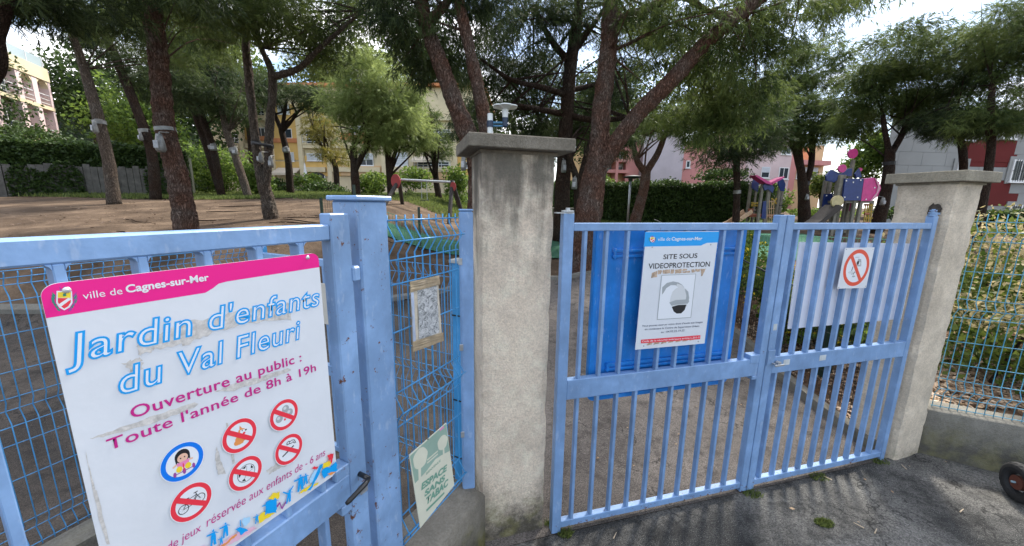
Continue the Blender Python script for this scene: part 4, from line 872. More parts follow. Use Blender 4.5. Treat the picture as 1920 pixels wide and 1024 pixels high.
# T2 light leaning trunk
def sec_(px): return 1/math.sqrt(1+((px-960)/F)**2)
def simple_tree(label, Y, path, radpx, blobs, barkm=BARK, leafm=PINE, forks=(), L_=None, dens=1.0, nbr=10, rpx=None, bands=(), cat='tree', sides=12, basey=None, **kw):
    """path: where the trunk shows, from base upwards"""
    c0 = at(*path[0], Y); base = np.array([c0[0], c0[1], gz(c0[0], c0[1])-.06]); t = tree_thing(label, base); mb = MB(); k = Y/F*sec_(path[0][0])
    pts = [base]+P3(Y, *path[1:]); limb_mb(mb, pts, [r*k/2 for r in radpx], sides if Y > 9 else 44, len(label), fine=Y < 9)
    # root flare
    rr = radpx[0]*k/2
    for i in range(sides):
        pass
    finish(mb, 'trunk', barkm, t); org = [pts[-1], pts[-2]]
    for fpath, fr_, *yy in forks:
        Y2 = yy[0] if yy else Y; fp_ = [at(*fpath[0], Y)]+[at(*p, Y+(Y2-Y)*(i+1)/len(fpath)) for i, p in enumerate(fpath[1:])]
        mb = MB(); limb_mb(mb, fp_, [r*k/2 for r in fr_], max(8, sides-2) if Y > 9 else 30, len(fpath)*7+fpath[0][0], fine=Y < 9); finish(mb, 'limb', barkm, t); org += [fp_[-1], fp_[-2] if len(fp_) > 2 else fp_[-1]]
    bl_ = [pw(bx, by, by_Y, rx, ry, None) for bx, by, by_Y, rx, ry in blobs]
    high = list(kw.pop('high', ()))
    if bl_:
        mb = MB(); branches(mb, org, bl_, nbr, max(.012, 2.2*k), len(label)); finish(mb, 'branches', barkm, t)
        crown(t, bl_, L_ or max(.14, .0125*Y), leafm, dens, **kw)
    if high: V_, F_, T_ = needles(high, .26, .55, maxn=80000); big_mesh('upper_shade_crown', V_-np.array(t.location), F_, leafm, T_, t)  # foliage above the view, added to shade the ground and block sky
    for bx, by, wpx, m in bands:
        best = None
        for pth, rad_ in [(path, radpx)]+[(f_[0], f_[1]) for f_ in forks]:
            for i in range(len(pth)-1):
                for q in np.linspace(0, 1, 9):
                    x_, y_ = [pth[i][a]*(1-q)+pth[i+1][a]*q for a in (0, 1)]; d_ = math.hypot(x_-bx, y_-by)
                    if best is None or d_ < best[0]: best = (d_, x_, y_, pth[i], pth[i+1], rad_[i]*(1-q)+rad_[i+1]*q)
        _, x_, y_, pa_, pb_, rr_ = best; c = at(x_, y_, Y); dr = at(*pb_, Y)-at(*pa_, Y); dr /= np.linalg.norm(dr); o = np.array(t.location)
        MB().tube([c-dr*3.2*Y/F-o, c+dr*3.2*Y/F-o], rr_*k/2*1.09+.006, 20, cap=False).build('tree_band', m, t, smooth=True)
    return t
simple_tree('pale pine with a bare leaning trunk before the left hedge', 11, [(215, 388), (203, 300), (184, 220), (158, 130), (134, 60)], [30, 26, 24, 20, 15],
    [(200, 15, 11, 130, 60), (330, 60, 12.5, 100, 70)], BARK_GY, PINE, bands=[(189, 228, 25, BANDM)])
simple_tree('dark curving pine between the pale leaning pine and the big trunk', 14, [(292, 372), (285, 290), (262, 220), (222, 120), (195, 60)], [25, 22, 20, 19, 14],
    [(200, 80, 14, 60, 40), (300, 150, 15, 80, 60)], BARK_DK, PINE_DK, bands=[(267, 246, 21, BANDM)])
simple_tree('big reddish pine trunk left of centre with grey band and collecting bag', 6.6, [(352, 440), (335, 340), (310, 243), (298, 120), (283, -20)], [52, 42, 36, 35, 30],
    [(250, -30, 6.8, 170, 80), (430, -50, 7.4, 150, 90), (400, 40, 9, 60, 40)], BARK, PINE, L_=.14, sides=18, bands=[(311, 246, 40, BANDM)])
simple_tree('twin dark leaning pines, right stem of the pair, in front of shrubs', 17, [(416, 363), (402, 290), (385, 235), (362, 170)], [15, 14, 13, 11], [(370, 130, 17, 90, 60), (450, 160, 18, 70, 60)], BARK_DK, PINE_DK, bands=[(399, 273, 15, BANDM)])
simple_tree('twin dark leaning pines, left stem of the pair, in front of shrubs', 17.3, [(414, 362), (388, 280), (366, 215), (350, 170)], [13, 13, 12, 10], [(330, 170, 18, 70, 50)], BARK_DK, PINE_DK)
simple_tree('thin leaning pine with white bag in front of shrubs', 16, [(466, 364), (444, 300), (426, 250), (412, 190)], [17, 15, 14, 10], [(420, 190, 16, 60, 50)], BARK_GY, PINE_DK, bands=[(437, 280, 16, BANDM)])
T7 = simple_tree('pine forking low into two stems tied by a black band, left of the blue post', 8.8, [(512, 432), (503, 380), (494, 345), (484, 300), (478, 250), (466, 140), (461, 70), (468, -10)], [31, 26, 24, 17, 16, 15, 13, 11],
    [(560, 50, 8.8, 120, 55), (480, 0, 8.2, 120, 60), (620, 110, 9.5, 70, 36), (650, 20, 9.5, 90, 55), (410, 80, 9.5, 60, 40)], BARK_GY, PINE, L_=.14, dens=.8,
    forks=[([(498, 350), (503, 300), (506, 230), (511, 145), (490, 90), (474, 30)], [18, 16, 16, 14, 10, 8]), ([(510, 145), (560, 128), (600, 90), (640, 55), (680, 20)], [14, 11, 9, 7, 5], 8.2)], nbr=22, bands=[(480, 270, 19, STRAPB), (506, 272, 18, STRAPB)])
mb = MB(); mb.tube([at(474, 268, 8.6), at(510, 274, 8.6)], .03, 8); finish(mb, 'tree_band', STRAPB, T7)
simple_tree('branching pine before the yellow apartment block', 20, [(545, 368), (540, 300), (532, 262), (526, 238)], [15, 13, 12, 10], [(540, 170, 20, 60, 35), (590, 190, 20, 40, 30)], BARK_DK, PINE_DK,
    forks=[([(528, 245), (515, 215), (507, 190)], [9, 8, 6]), ([(529, 245), (533, 215), (537, 190)], [8, 7, 5]), ([(530, 246), (548, 225), (556, 212)], [8, 6, 5])], bands=[(536, 280, 13, BANDM)])
simple_tree('bright yellow-green pine behind the blue post', 18, [(668, 362), (665, 320), (662, 275)], [18, 15, 13], [(700, 165, 18, 90, 66), (690, 125, 18, 60, 34), (650, 200, 18, 62, 60), (740, 215, 18, 62, 60), (690, 260, 18, 62, 34), (770, 180, 18.5, 40, 36)], BARK_DK, PINE_LT,
    forks=[([(666, 318), (680, 290), (696, 262)], [11, 10, 8])], dens=1.0)
simple_tree('fresh green pine behind the swing with a forked stem', 19, [(735, 392), (731, 330), (727, 285)], [15, 13, 11], [(740, 255, 19, 60, 45), (700, 130, 19.5, 50, 30), (790, 250, 19.5, 40, 40)], BARK_DK, PINE_LT, forks=[([(731, 310), (742, 285)], [8, 6])], bands=[])
simple_tree('dull green pine standing right of the swing', 21, [(824, 388), (818, 340), (814, 300)], [13, 11, 10], [(815, 270, 21, 48, 30), (800, 225, 21, 34, 26)], BARK_DK, PINE, dens=1.1)
simple_tree('yellowing tree in front of the yellow apartment block', 26, [(632, 355), (628, 310), (610, 290)], [12, 10, 8], [(600, 240, 26, 44, 38), (630, 290, 26, 40, 22), (585, 200, 26, 26, 20)], BARK_DK, PINE_YL, dens=.8)
simple_tree('tall pine with two stems rising behind the middle pillar', 7.6, [(905, 420), (902, 330), (884, 270), (852, 190), (822, 110), (800, 50), (786, -30)], [56, 48, 34, 30, 27, 24, 21],
    [(760, 20, 7.6, 100, 70), (880, -10, 8, 110, 70), (770, 110, 8.2, 60, 55), (720, -30, 8, 80, 60), (850, 110, 8.5, 60, 55)], BARK, PINE_DK, L_=.14, dens=.95, droop=.8,
    forks=[([(912, 320), (912, 250), (893, 150), (873, 60), (856, -20)], [26, 24, 21, 19, 17]), ([(795, 45), (830, 15), (852, -20)], [17, 13, 11])], nbr=24, sides=16, high=[(-2.2, 7.2, 8.4, 2.6, 2.4, 1.5), (-.6, 6.2, 7.8, 2.2, 2.0, 1.3), (-3.2, 4.4, 7.6, 2.2, 2.2, 1.2)])
simple_tree('dark many-branched pine behind the middle pillar', 11, [(1052, 395), (1058, 300), (1062, 220), (1070, 120), (1082, 40), (1090, -40)], [30, 27, 25, 22, 17, 12],
    [(960, 60, 11, 110, 80), (930, 170, 11.5, 80, 70), (1000, 270, 13, 90, 40), (1150, 260, 13, 70, 40), (1010, 150, 12.5, 90, 60), (1060, 20, 11, 100, 60), (1020, 230, 12, 80, 50), (880, 240, 12.5, 50, 45), (1150, 170, 12, 80, 60), (1200, 60, 12, 90, 60)], BARK_DK, PINE_DK, L_=.15, dens=.95, droop=.8,
    forks=[([(1066, 180), (1020, 165), (960, 150), (900, 110)], [11, 9, 7, 4], 9.5), ([(1062, 215), (1010, 205), (960, 195)], [11, 9, 5], 10), ([(1070, 120), (1030, 70), (1000, 10)], [13, 10, 7]), ([(1072, 90), (1110, 50), (1140, 5)], [12, 9, 6]), ([(1064, 170), (1110, 160), (1150, 140)], [10, 8, 6], 12), ([(1062, 215), (1110, 225), (1180, 220), (1240, 200)], [11, 10, 8, 5], 10)], nbr=30, high=[(.8, 11, 10.5, 3, 2.6, 1.8)])
simple_tree('large red-barked pine forking into a V right of the middle pillar', 8.0, [(1084, 505), (1098, 430), (1112, 345), (1122, 280), (1128, 200), (1140, 100), (1146, -20)], [62, 52, 44, 33, 31, 29, 25],
    [(1330, 90, 8.2, 130, 90), (1400, 170, 8.6, 90, 80), (1250, 20, 7.6, 140, 60), (1440, 30, 8, 120, 60), (1260, 215, 9.4, 90, 42), (1560, 10, 8.2, 100, 40), (1340, 215, 9, 90, 70)], BARK, PINE, L_=.14, dens=.9, droop=.7,
    forks=[([(1118, 320), (1150, 275), (1200, 210), (1260, 150), (1330, 75), (1420, 0), (1500, -50)], [33, 30, 27, 25, 23, 20, 16], 7.2), ([(1140, 45), (1180, 30), (1225, 10), (1275, -5), (1330, 20), (1400, 28)], [17, 14, 12, 8, 6, 4], 7.4)], nbr=26, sides=18, bands=[(1122, 310, 42, BANDM)], high=[(3.2, 7.5, 8.6, 3.2, 2.6, 1.6), (6.0, 6.0, 8.4, 2.4, 2.2, 1.4), (1.0, 8.5, 9.4, 2.4, 2.4, 1.6)])
simple_tree('thin dark pine with bags just behind the red-barked pine', 10.5, [(1086, 400), (1082, 350), (1070, 300), (1066, 270)], [16, 14, 10, 8], [(1090, 235, 12, 50, 40)], BARK_DK, PINE_DK, forks=[([(1084, 350), (1096, 300), (1106, 265)], [10, 9, 7])])
simple_tree('forked pine in front of the dark hedge and lilac wall', 15, [(1188, 412), (1206, 360), (1212, 320)], [22, 19, 17], [(1180, 225, 15, 70, 32), (1250, 225, 15, 60, 30)], BARK, PINE,
    forks=[([(1210, 325), (1194, 300), (1186, 265)], [12, 11, 9]), ([(1212, 322), (1232, 290), (1248, 250)], [14, 12, 10])], bands=[])
simple_tree('slender dark pine rising from the hedge left of the playground', 14, [(1380, 425), (1382, 360), (1380, 290), (1376, 220)], [15, 13, 12, 9], [(1370, 270, 14, 90, 55), (1320, 230, 14, 60, 50), (1430, 240, 14, 60, 60)], BARK_DK, PINE_DK, bands=[(1383, 363, 15, BANDM)])
simple_tree('pine with three close stems behind the playground', 18, [(1508, 425), (1506, 360), (1500, 300), (1494, 230), (1490, 180)], [27, 22, 13, 12, 9], [(1520, 140, 18, 75, 75), (1460, 200, 18, 70, 70), (1560, 220, 18, 60, 60), (1500, 255, 18, 60, 30)], BARK_DK, PINE,
    forks=[([(1510, 350), (1522, 300), (1522, 230)], [13, 12, 11]), ([(1505, 345), (1492, 290), (1482, 255)], [11, 10, 8])], bands=[(1509, 345, 24, STRAPB)], dens=1.4)
simple_tree('wide pine forking before the grey building, beside the pink drum', 13.5, [(1646, 420), (1662, 350), (1668, 300), (1668, 280)], [30, 25, 22, 18], [(1690, 110, 13.5, 90, 75), (1620, 170, 14, 60, 60), (1750, 160, 13.5, 70, 60), (1700, 200, 14, 80, 32), (1600, 240, 14.5, 50, 26)], BARK_DK, PINE,
    forks=[([(1668, 290), (1660, 250), (1655, 215)], [13, 11, 9]), ([(1670, 290), (1690, 255), (1702, 225)], [15, 13, 9])], bands=[(1667, 308, 23, STRAPB)], dens=1.4)
simple_tree('dark leaning pine before the red and grey building', 12, [(1822, 345), (1806, 290), (1786, 240), (1776, 200)], [20, 18, 15, 12], [(1800, 230, 12, 80, 40), (1840, 120, 12, 70, 70), (1760, 230, 12.5, 60, 34)], BARK_DK, PINE_DK)
simple_tree('pine at the right edge hiding the top of the grey building', 11, [(1857, 350), (1857, 290), (1856, 240), (1860, 160)], [21, 20, 18, 14], [(1890, 60, 11, 80, 80), (1920, 180, 11, 90, 70), (1850, 230, 11, 80, 36), (1960, 60, 11, 70, 90)], BARK_DK, PINE, dens=1.1)
# collecting bags
for a in ((300, 268, 6.6, 26, 36, 'the big reddish trunk'), (178, 238, 11, 14, 26, 'the pale leaning trunk'), (264, 256, 14, 10, 18, 'the dark curving trunk'), (400, 276, 17, 20, 14, 'the twin leaning trunks'), (440, 283, 16, 15, 16, 'the thin leaning trunk'),
          (489, 296, 8.8, 10, 20, 'the left stem of the low fork'), (508, 304, 8.8, 12, 22, 'the right stem of the low fork'), (536, 281, 20, 12, 12, 'the pine before the yellow block'), (1077, 344, 10.5, 13, 24, 'the thin pine, left of its two bags'), (1094, 345, 10.5, 10, 20, 'the thin pine, right of its two bags'),
          (1057, 312, 11, 12, 26, 'the dark pine right of the slab cap'), (869, 306, 7.6, 12, 30, 'the two-stemmed pine left of the slab cap'), (1513, 370, 18, 10, 12, 'the three-stemmed pine'), (1655, 378, 13.5, 14, 16, 'the wide pine by the pink drum')):
    bag(*a)

# ------------------------------------------------------------------ hedges, shrubs, far trees
def hedge(name, label, a, b, z0, z1, dep, n, m, leaf=.11, group=None, top_amp=.25):
    t = thing(name, label, 'hedge', (a[0], a[1], 0), 0, group); a, b = np.array(a, float), np.array(b, float); L_ = np.linalg.norm(b-a); u_ = (b-a)/L_; nn_ = np.array([-u_[1], u_[0]])
    s_ = rng.random(n)*L_; q = rng.random(n); z = z0+(z1-z0)*rng.random(n); d_ = np.abs(rng.normal(0, .14, n)); topm = q < .28
    z = np.where(topm, z1+rng.normal(0, .07, n)+top_amp*np.array([mnoise.noise(Vector((s*.9, 3, 0))) for s in s_]), z); d_ = np.where(topm, rng.random(n)*dep, d_-.12)
    bumpy = np.array([.16*mnoise.noise(Vector((s*1.3, zz*1.6, 7))) for s, zz in zip(s_, z)]); d_ = d_+bumpy
    P_ = np.stack([a[0]+u_[0]*s_+nn_[0]*d_, a[1]+u_[1]*s_+nn_[1]*d_, z], 1); Nn = np.where(topm[:, None], np.array([0, 0, 1.]), np.array([-nn_[0], -nn_[1], .2]))
    V_, F_, T_ = leaves(P_, Nn, leaf); big_mesh('leaves', V_-np.array(t.location), F_, m, T_, t)
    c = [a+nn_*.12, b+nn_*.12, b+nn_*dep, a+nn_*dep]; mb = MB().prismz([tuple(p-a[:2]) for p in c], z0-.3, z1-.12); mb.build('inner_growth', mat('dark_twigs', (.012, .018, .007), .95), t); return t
def wl(px, Y): return at(px, 300, Y)[:2]
hA, hB = wl(-60, 13.5), wl(352, 17)
hedge('hedge', 'tall dark clipped hedge above the board fence on the left', hB, hA, 1.9, 4.15, 1.5, 26000, HEDGE, .12) if False else hedge('hedge', 'tall dark clipped hedge above the board fence on the left', hA, hB, 1.8, 4.1, 1.5, 30000, HEDGE, .12)
# old board fence below that hedge
t = thing('board_fence', 'weathered grey board fence under the left hedge, overgrown with ivy', 'fence'); WOODG = plain('weathered_board', (.10, .095, .085), .9, .45, sc=5)
L_ = np.linalg.norm(hB-hA); u_ = (hB-hA)/L_; az_ = math.atan2(u_[0], u_[1]); random.seed(5)
bms = [MB().box(0, .19, 0, .025, 0, 1.15+.05*k, bev=.004).mesh('board', WOODG) for k in range(3)]
for k in range(int(L_/.2)):
    p = hA+u_*k*.2-np.array([-u_[1], u_[0]])*.28; link('board', random.choice(bms), t, (p[0], p[1]+random.uniform(-.01, .01), gz(*p)-.05), math.pi/2-az_)
n = 4200; s_ = rng.random(n)*L_; cl = np.array([mnoise.noise(Vector((s*1.1, 9, 0))) for s in s_]); keep = cl > -.05; s_ = s_[keep]; n = len(s_)
pp = hA+u_*s_[:, None]-np.array([-u_[1], u_[0]])*.34; zz = np.array([gz(*p) for p in pp])+rng.random(n)*1.3*np.clip(cl[keep]+.7, 0, 1)
V_, F_, T_ = leaves(np.column_stack([pp, zz]), np.tile([0, -1., .2], (n, 1)), .12); tag(big_mesh('ivy', V_, F_, HEDGE, T_), 'dark ivy hanging over the board fence', 'ivy', kind='stuff')
h1, h2, h3 = wl(1040, 17.5), wl(1420, 15.5), wl(1440, 15.3)
hedge('hedge', 'tall black-green hedge running behind the forked pine to the playground', h1, h2, 1.1, 2.95, 1.5, 32000, HEDGE, .11)
def shrub(label, px, py, Y, rx, ry, n, m, leaf=.09, name='shrub', group='shrubs in the park', stems=True):
    b_ = pw(px, py, Y, rx, ry); g_ = gz(b_[0], b_[1]); t = thing(name, label, 'shrub', (b_[0], b_[1], g_), 0, group)
    P_, N_ = blobpts([b_], n, lumps=26, lr=.42); V_, F_, T_ = leaves(P_, N_, leaf); big_mesh('foliage', V_-np.array(t.location), F_, m, T_, t)
    mb = MB(); r = random.Random(px)
    for k in range(5): mb.tube([(r.uniform(-.1, .1), 0, -.1), (r.uniform(-.4, .4)*b_[3], r.uniform(-.3, .3), max(.3, b_[2]-g_))], .02, 5)
    mb.build('stems', BARK_DK, t); return t
shl = [('leafy shrub under the thin leaning pine', 480, 335, 18.5, 34, 26, 2400, SHRUB), ('dark broad shrub below the yellow block', 600, 355, 24, 50, 12, 1500, HEDGE), ('bright shrub left of the swing', 700, 345, 22, 34, 20, 1800, SHRUB),
       ('leafy shrub behind the red swing disc', 770, 335, 23, 40, 22, 2200, SHRUB), ('spiky bright green shrub between the swing posts', 765, 372, 19, 16, 16, 900, PINE_LT), ('tall shrub behind the right end of the swing', 858, 348, 20, 30, 32, 2000, SHRUB),
       ('dense shrub behind the twin leaning pines', 420, 320, 20, 60, 46, 4200, SHRUB), ('dark shrub behind the curving pine', 330, 320, 19, 50, 50, 3400, SHRUB), ('low shrub beside the branching pine', 575, 340, 24, 28, 18, 1200, SHRUB), ('low clipped shrub before the yellow block', 520, 350, 23, 26, 18, 1200, HEDGE),
       ('leafy shrub left of the slender pine', 1420, 375, 17, 34, 34, 2400, HEDGE), ('bright shrub behind the climbing frame', 1445, 372, 20, 30, 32, 2400, SHRUB), ('yellowish shrub behind the tower', 1545, 350, 22, 26, 26, 2000, BUSH_A), ('low bright hedge strip behind the ramp', 1540, 402, 19, 60, 10, 1800, SHRUB), ('dark shrub right of the wide pine', 1690, 400, 15, 40, 16, 1500, HEDGE),
       ('round bush under the grey building', 1770, 405, 14, 40, 14, 1200, HEDGE), ('shrub behind the red-barked pine', 1110, 345, 19, 40, 30, 2400, SHRUB), ('leafy shrub at the far end of the hedge', 1350, 330, 18, 50, 14, 1600, HEDGE)]
for a in shl: shrub(a[0], *a[1:7], a[7], leaf=.0075*a[3] if a[3] > 12 else .09)
def far_tree(label, px, py, Y, rx, ry, n, m, leaf):
    b_ = pw(px, py, Y, rx, ry); g_ = gz(b_[0], b_[1]); t = thing('broadleaf_tree', label, 'tree', (b_[0], b_[1], g_), 0, 'leafy trees beyond the park')
    P_, N_ = blobpts([b_], n, lumps=34, lr=.38); V_, F_, T_ = leaves(P_, N_, leaf); big_mesh('crown', V_-np.array(t.location), F_, m, T_, t)
    MB().tube([(0, 0, -.2), (.1, 0, (b_[2]-g_)*.5), (0, 0, b_[2]-g_+b_[5]*.4)], [b_[5]*.05, b_[5]*.04, b_[5]*.02], 8).build('trunk', BARK_DK, t)
for a in (('dark leafy tree on the slope behind the left hedge', 30, 262, 26, 84, 30, 5000, HEDGE, .2), ('leafy tree right of the cream arcaded block', 160, 170, 40, 70, 70, 6000, HEDGE, .36), ('leafy tree between the leaning pines', 250, 220, 34, 80, 80, 7000, SHRUB, .30), ('tall leafy tree behind the big trunk', 370, 170, 38, 80, 100, 8000, HEDGE, .36),
          ('green tree behind the bright pine', 640, 120, 48, 90, 70, 6000, PINE, .45), ('tall dark tree at the centre back', 800, 130, 50, 90, 80, 7000, HEDGE, .45), ('round tree between the pink and grey buildings', 1628, 295, 24, 46, 44, 5000, SHRUB, .20), ('leafy tree behind the twin pines', 450, 120, 44, 80, 80, 6000, SHRUB, .4), ('dark round tree behind the hedge fork', 1100, 230, 26, 60, 60, 4500, HEDGE, .24),
          ('dark evergreen behind the middle pillar', 960, 250, 30, 90, 70, 7000, PINE_DK, .26), ('dark evergreen behind the red-barked pine', 1130, 200, 34, 90, 90, 8000, PINE_DK, .30), ('tall evergreen behind the V-shaped fork', 1290, 170, 36, 90, 70, 6000, PINE, .30), ('evergreen over the yellow block', 860, 190, 48, 60, 60, 5000, PINE_DK, .36), ('tree over the pink block roofs', 1400, 220, 40, 70, 50, 4500, HEDGE, .36), ('dark tree left of the arcaded block', -60, 200, 30, 80, 110, 4500, HEDGE, .3)): far_tree(*a)
# hillside woods far behind
n = 26000; px_ = rng.uniform(-900, 1150, n); hh = rng.random(n)
top = np.array([.5*mnoise.noise(Vector((x*.004, 1, 0)))+.25*mnoise.noise(Vector((x*.02, 2, 0))) for x in px_])
P_ = np.array([at(float(np.clip(x, -900, 1150)), 340, 75) for x in px_]); P_[:, 2] = 1+hh**.7*(26+14*top)*np.clip((1150-px_)/500, .25, 1); P_[:, 1] += hh*14+rng.normal(0, 2, n)
V_, F_, T_ = leaves(P_, np.tile([0, -.6, .6], (n, 1)), 1.15, .4, .25); tag(big_mesh('hillside_woods', V_, F_, leafmat('far_woods', (.015, .03, .012), (.07, .11, .03), .2), T_), 'dense green wooded hillside far behind the apartments', 'woods', kind='stuff')
mb = MB(); vs = []; xs_ = np.linspace(-900, 1150, 40)
for x in xs_:
    p = at(float(x), 340, 82); h = (20+8*mnoise.noise(Vector((x*.004, 1, 0))))*min(1, max(.2, (1150-x)/500)); vs += [(p[0], 76, 0), (p[0], 92, h), (p[0], 120, h*.9)]
mb.add(vs, [(i*3+j, (i+1)*3+j, (i+1)*3+j+1, i*3+j+1) for i in range(39) for j in range(2)]); struct(mb.build('hill', mat('hill_ground', (.02, .03, .012), .95)))

# bush right behind the mesh fence
def bush_near():
    bls = [(4.85, 3.35, .85, .72, .62, .62), (5.6, 3.0, .92, .8, .7, .80), (6.2, 2.7, .9, .8, .6, .85), (5.4, 4.2, 1.3, 1.1, .6, .7), (6.7, 4.0, 1.2, 1.1, .8, .85)]
    c = bls[0]; t = thing('flowering_bush', 'wide bush with pale cream tips behind the turquoise mesh fence', 'bush', (c[0], c[1], .4))
    P_, N_ = blobpts(bls, 24000, lumps=60, lr=.34); o = np.array(t.location); hi = (N_[:, 2] > .15) & (rng.random(len(P_)) < .72)
    V_, F_, T_ = leaves(P_[~hi], N_[~hi], .062); big_mesh('leaves', V_-o, F_, BUSH_A, T_, t)
    V_, F_, T_ = leaves(P_[hi], N_[hi], .045); big_mesh('pale_tips', V_-o, F_, BUSH_B, T_, t)
    mb = MB(); r = random.Random(2)
    for k in range(14): b_ = r.choice(bls); mb.tube([(b_[0]-o[0]+r.uniform(-.2, .2), b_[1]-o[1], -.15), (b_[0]-o[0]+r.uniform(-.5, .5), b_[1]-o[1]+r.uniform(-.3, .3), b_[2]-o[2]+.2)], [.018, .008], 5)
    mb.build('stems', BARK_DK, t)
bush_near()
# planting inside the bed: yellow flowering plants by the black fence
for k, (x, y, h, lab) in enumerate(((3.55, 4.3, .75, 'yellow flowering plant nearest the gate behind the black fence'), (3.7, 5.0, .85, 'yellow flowering plant in the middle of the bed'), (3.6, 5.8, .8, 'leafy plant with few flowers farther along the black fence'), (4.1, 6.6, 1.0, 'tall leafy plant near the green play surface'), (3.9, 3.9, .6, 'low green plant behind the white panel'))):
    t = thing('garden_plant', lab, 'plant', (x, y, gz(x, y)), 0, 'plants in the bed'); bl_ = [(0, 0, h*.5, .42, .42, h*.52)]
    P_, N_ = blobpts(bl_, 1800, lumps=30, lr=.35); V_, F_, T_ = leaves(P_, N_, .075); big_mesh('foliage', V_, F_, SHRUB, T_, t)
    P_, N_ = blobpts(bl_, 90, lumps=30, lr=.4); P_[:, 2] += .03; V_, F_, T_ = leaves(P_, N_, .06); big_mesh('flowers', V_, F_, FLOWER, T_, t)
    MB().tube([(0, 0, -.05), (0.02, 0, h*.6)], .012, 6).tube([(0, 0, 0), (-.2, .1, h*.6)], .01, 6).tube([(0, 0, 0), (.2, -.1, h*.6)], .01, 6).build('stems', BARK_DK, t)
# wood chips and leaf litter, stuff
def litter(name, label, n, region, size, m, lift=.012, flat=2.5, th=0):
    P_ = []
    while len(P_) < n:
        x, y = rng.uniform(region[0], region[1]), rng.uniform(region[2], region[3])
        if region[4](x, y): P_.append((x, y, gz(x, y)+lift+rng.random()*size*.3))
    V_, F_, T_ = leaves(np.array(P_), np.tile([0, 0, 1.], (len(P_), 1)), size, .5, .3, flat); return tag(big_mesh(name, V_, F_, m, T_), label, 'litter', kind='stuff')
CHIP = leafmat('wood_chips', (.22, .13, .08), (.60, .46, .33), .0)
litter('wood_chips', 'pale wood chips covering the planting bed behind the black fence', 14000, (3.2, 5.2, 2.95, 5.2, lambda x, y: y > gate_y(x)+.3), .05, CHIP, .03)
litter('leaf_litter', 'dry leaves lying behind the stained low wall', 3500, (3.7, 8, 2.2, 5.5, lambda x, y: y > gate_y(x)+.3), .055, DRYLEAF, .035)
litter('fallen_leaves', 'a few dry leaves scattered on the street asphalt', 34, (.1, 5.2, .6, 2.7, lambda x, y: y < gate_y(x)-.05), .028, DRYLEAF, .006)
litter('path_litter', 'small dry bits scattered on the path inside the gates', 110, (-5, 3, 2.2, 7, lambda x, y: y > gate_y(x)+.1), .035, DRYLEAF, .01)
litter('earth_litter', 'twigs and needles on the bare earth under the pines', 1500, (-12, 2, 5.4, 16, lambda x, y: y > yin(min(3, max(-9, x)))+.2), .06, leafmat('twig_litter', (.06, .038, .024), (.17, .11, .07), 0), .008)
# surface roots
mb = MB(); r = random.Random(11)
for k in range(11):
    x, y = r.uniform(-9, -1), r.uniform(5.6, 11); a = r.uniform(-.5, .5); pts = []
    for i in range(6): q = (x+i*.22*math.cos(a), y+i*.22*math.sin(a)+.05*math.sin(i*1.7)); pts.append((q[0], q[1], gz(*q)+.012))
    mb.tube(pts, [.008, .014, .014, .012, .008, .004], 5)
tag(mb.build('surface_roots', BARK_DK, smooth=True), 'pine roots showing on the bare earth', 'roots', kind='stuff')
# grass
def blades(name, label, n, reg, h, m=GRASSL, cat='grass', kind='stuff', parent=None, off=(0, 0, 0), wb=.012):
    P_ = []
    while len(P_) < n:
        x, y = rng.uniform(reg[0], reg[1]), rng.uniform(reg[2], reg[3])
        if reg[4](x, y): P_.append((x, y, gz(x, y)))
    P_ = np.array(P_)-np.array(off); n = len(P_); d_ = unit(n)*.45; d_[:, 2] = 1; hh = h*(.5+rng.random((n, 1))); sd = unit(n); sd[:, 2] = 0; sd *= wb
    V_ = np.empty((n, 3, 3)); V_[:, 0] = P_-sd; V_[:, 1] = P_+sd; V_[:, 2] = P_+d_*hh
    o = big_mesh(name, V_.reshape(-1, 3), np.arange(n*3).reshape(-1, 3), m, np.repeat(np.clip(rng.normal(.5, .25, n), 0, 1), 3), parent)
    if not parent: tag(o, label, cat, kind=kind)
    return o
gn = lambda x, y: mnoise.noise(Vector((x*.35, y*.5, 4))) > -.25
blades('grass', 'green grass growing along the back edge of the bare earth', 60000, (-20, 10, 13.5, 24, lambda x, y: (y > 15+.8*math.sin(x) if x > -9 else y > 12.2+(x+20)*.2) and gn(x, y)), .11, wb=.03)
sheet('lawn', fx(-30, 14, 60), lambda x: 17 if x > -9 else 13.6+(x+20)*.1 if x > -22 else 14, lambda x: 42, 16, GRASSM, .01)
def weed(label, px, py, n, r, h):
    c = atz(px, py, -.05); t = thing('weed', label, 'weed', (c[0], c[1], gz(c[0], c[1])), 0, 'weeds by the gate')
    m = n//2; a = rng.random(n)*6.28; rr = r*np.sqrt(rng.random(n)); P_ = np.stack([rr*np.cos(a), rr*np.sin(a)*.6, np.zeros(n)], 1); d_ = unit(n)*.6; d_[:, 2] = 1; sd = unit(n); sd[:, 2] = 0; sd *= .003
    V_ = np.empty((n, 3, 3)); V_[:, 0] = P_-sd; V_[:, 1] = P_+sd; V_[:, 2] = P_+d_*h*(.4+.8*rng.random((n, 1))); big_mesh('blades', V_.reshape(-1, 3), np.arange(n*3).reshape(-1, 3), GRASSL, np.repeat(rng.random(n), 3), t)
    P2 = P_[:m]+[0, 0, h*.3]; V2, F2, T2 = leaves(P2, np.tile([0, 0, 1.], (m, 1)), .018); big_mesh('leaves', V2, F2, GRASSL, T2, t)
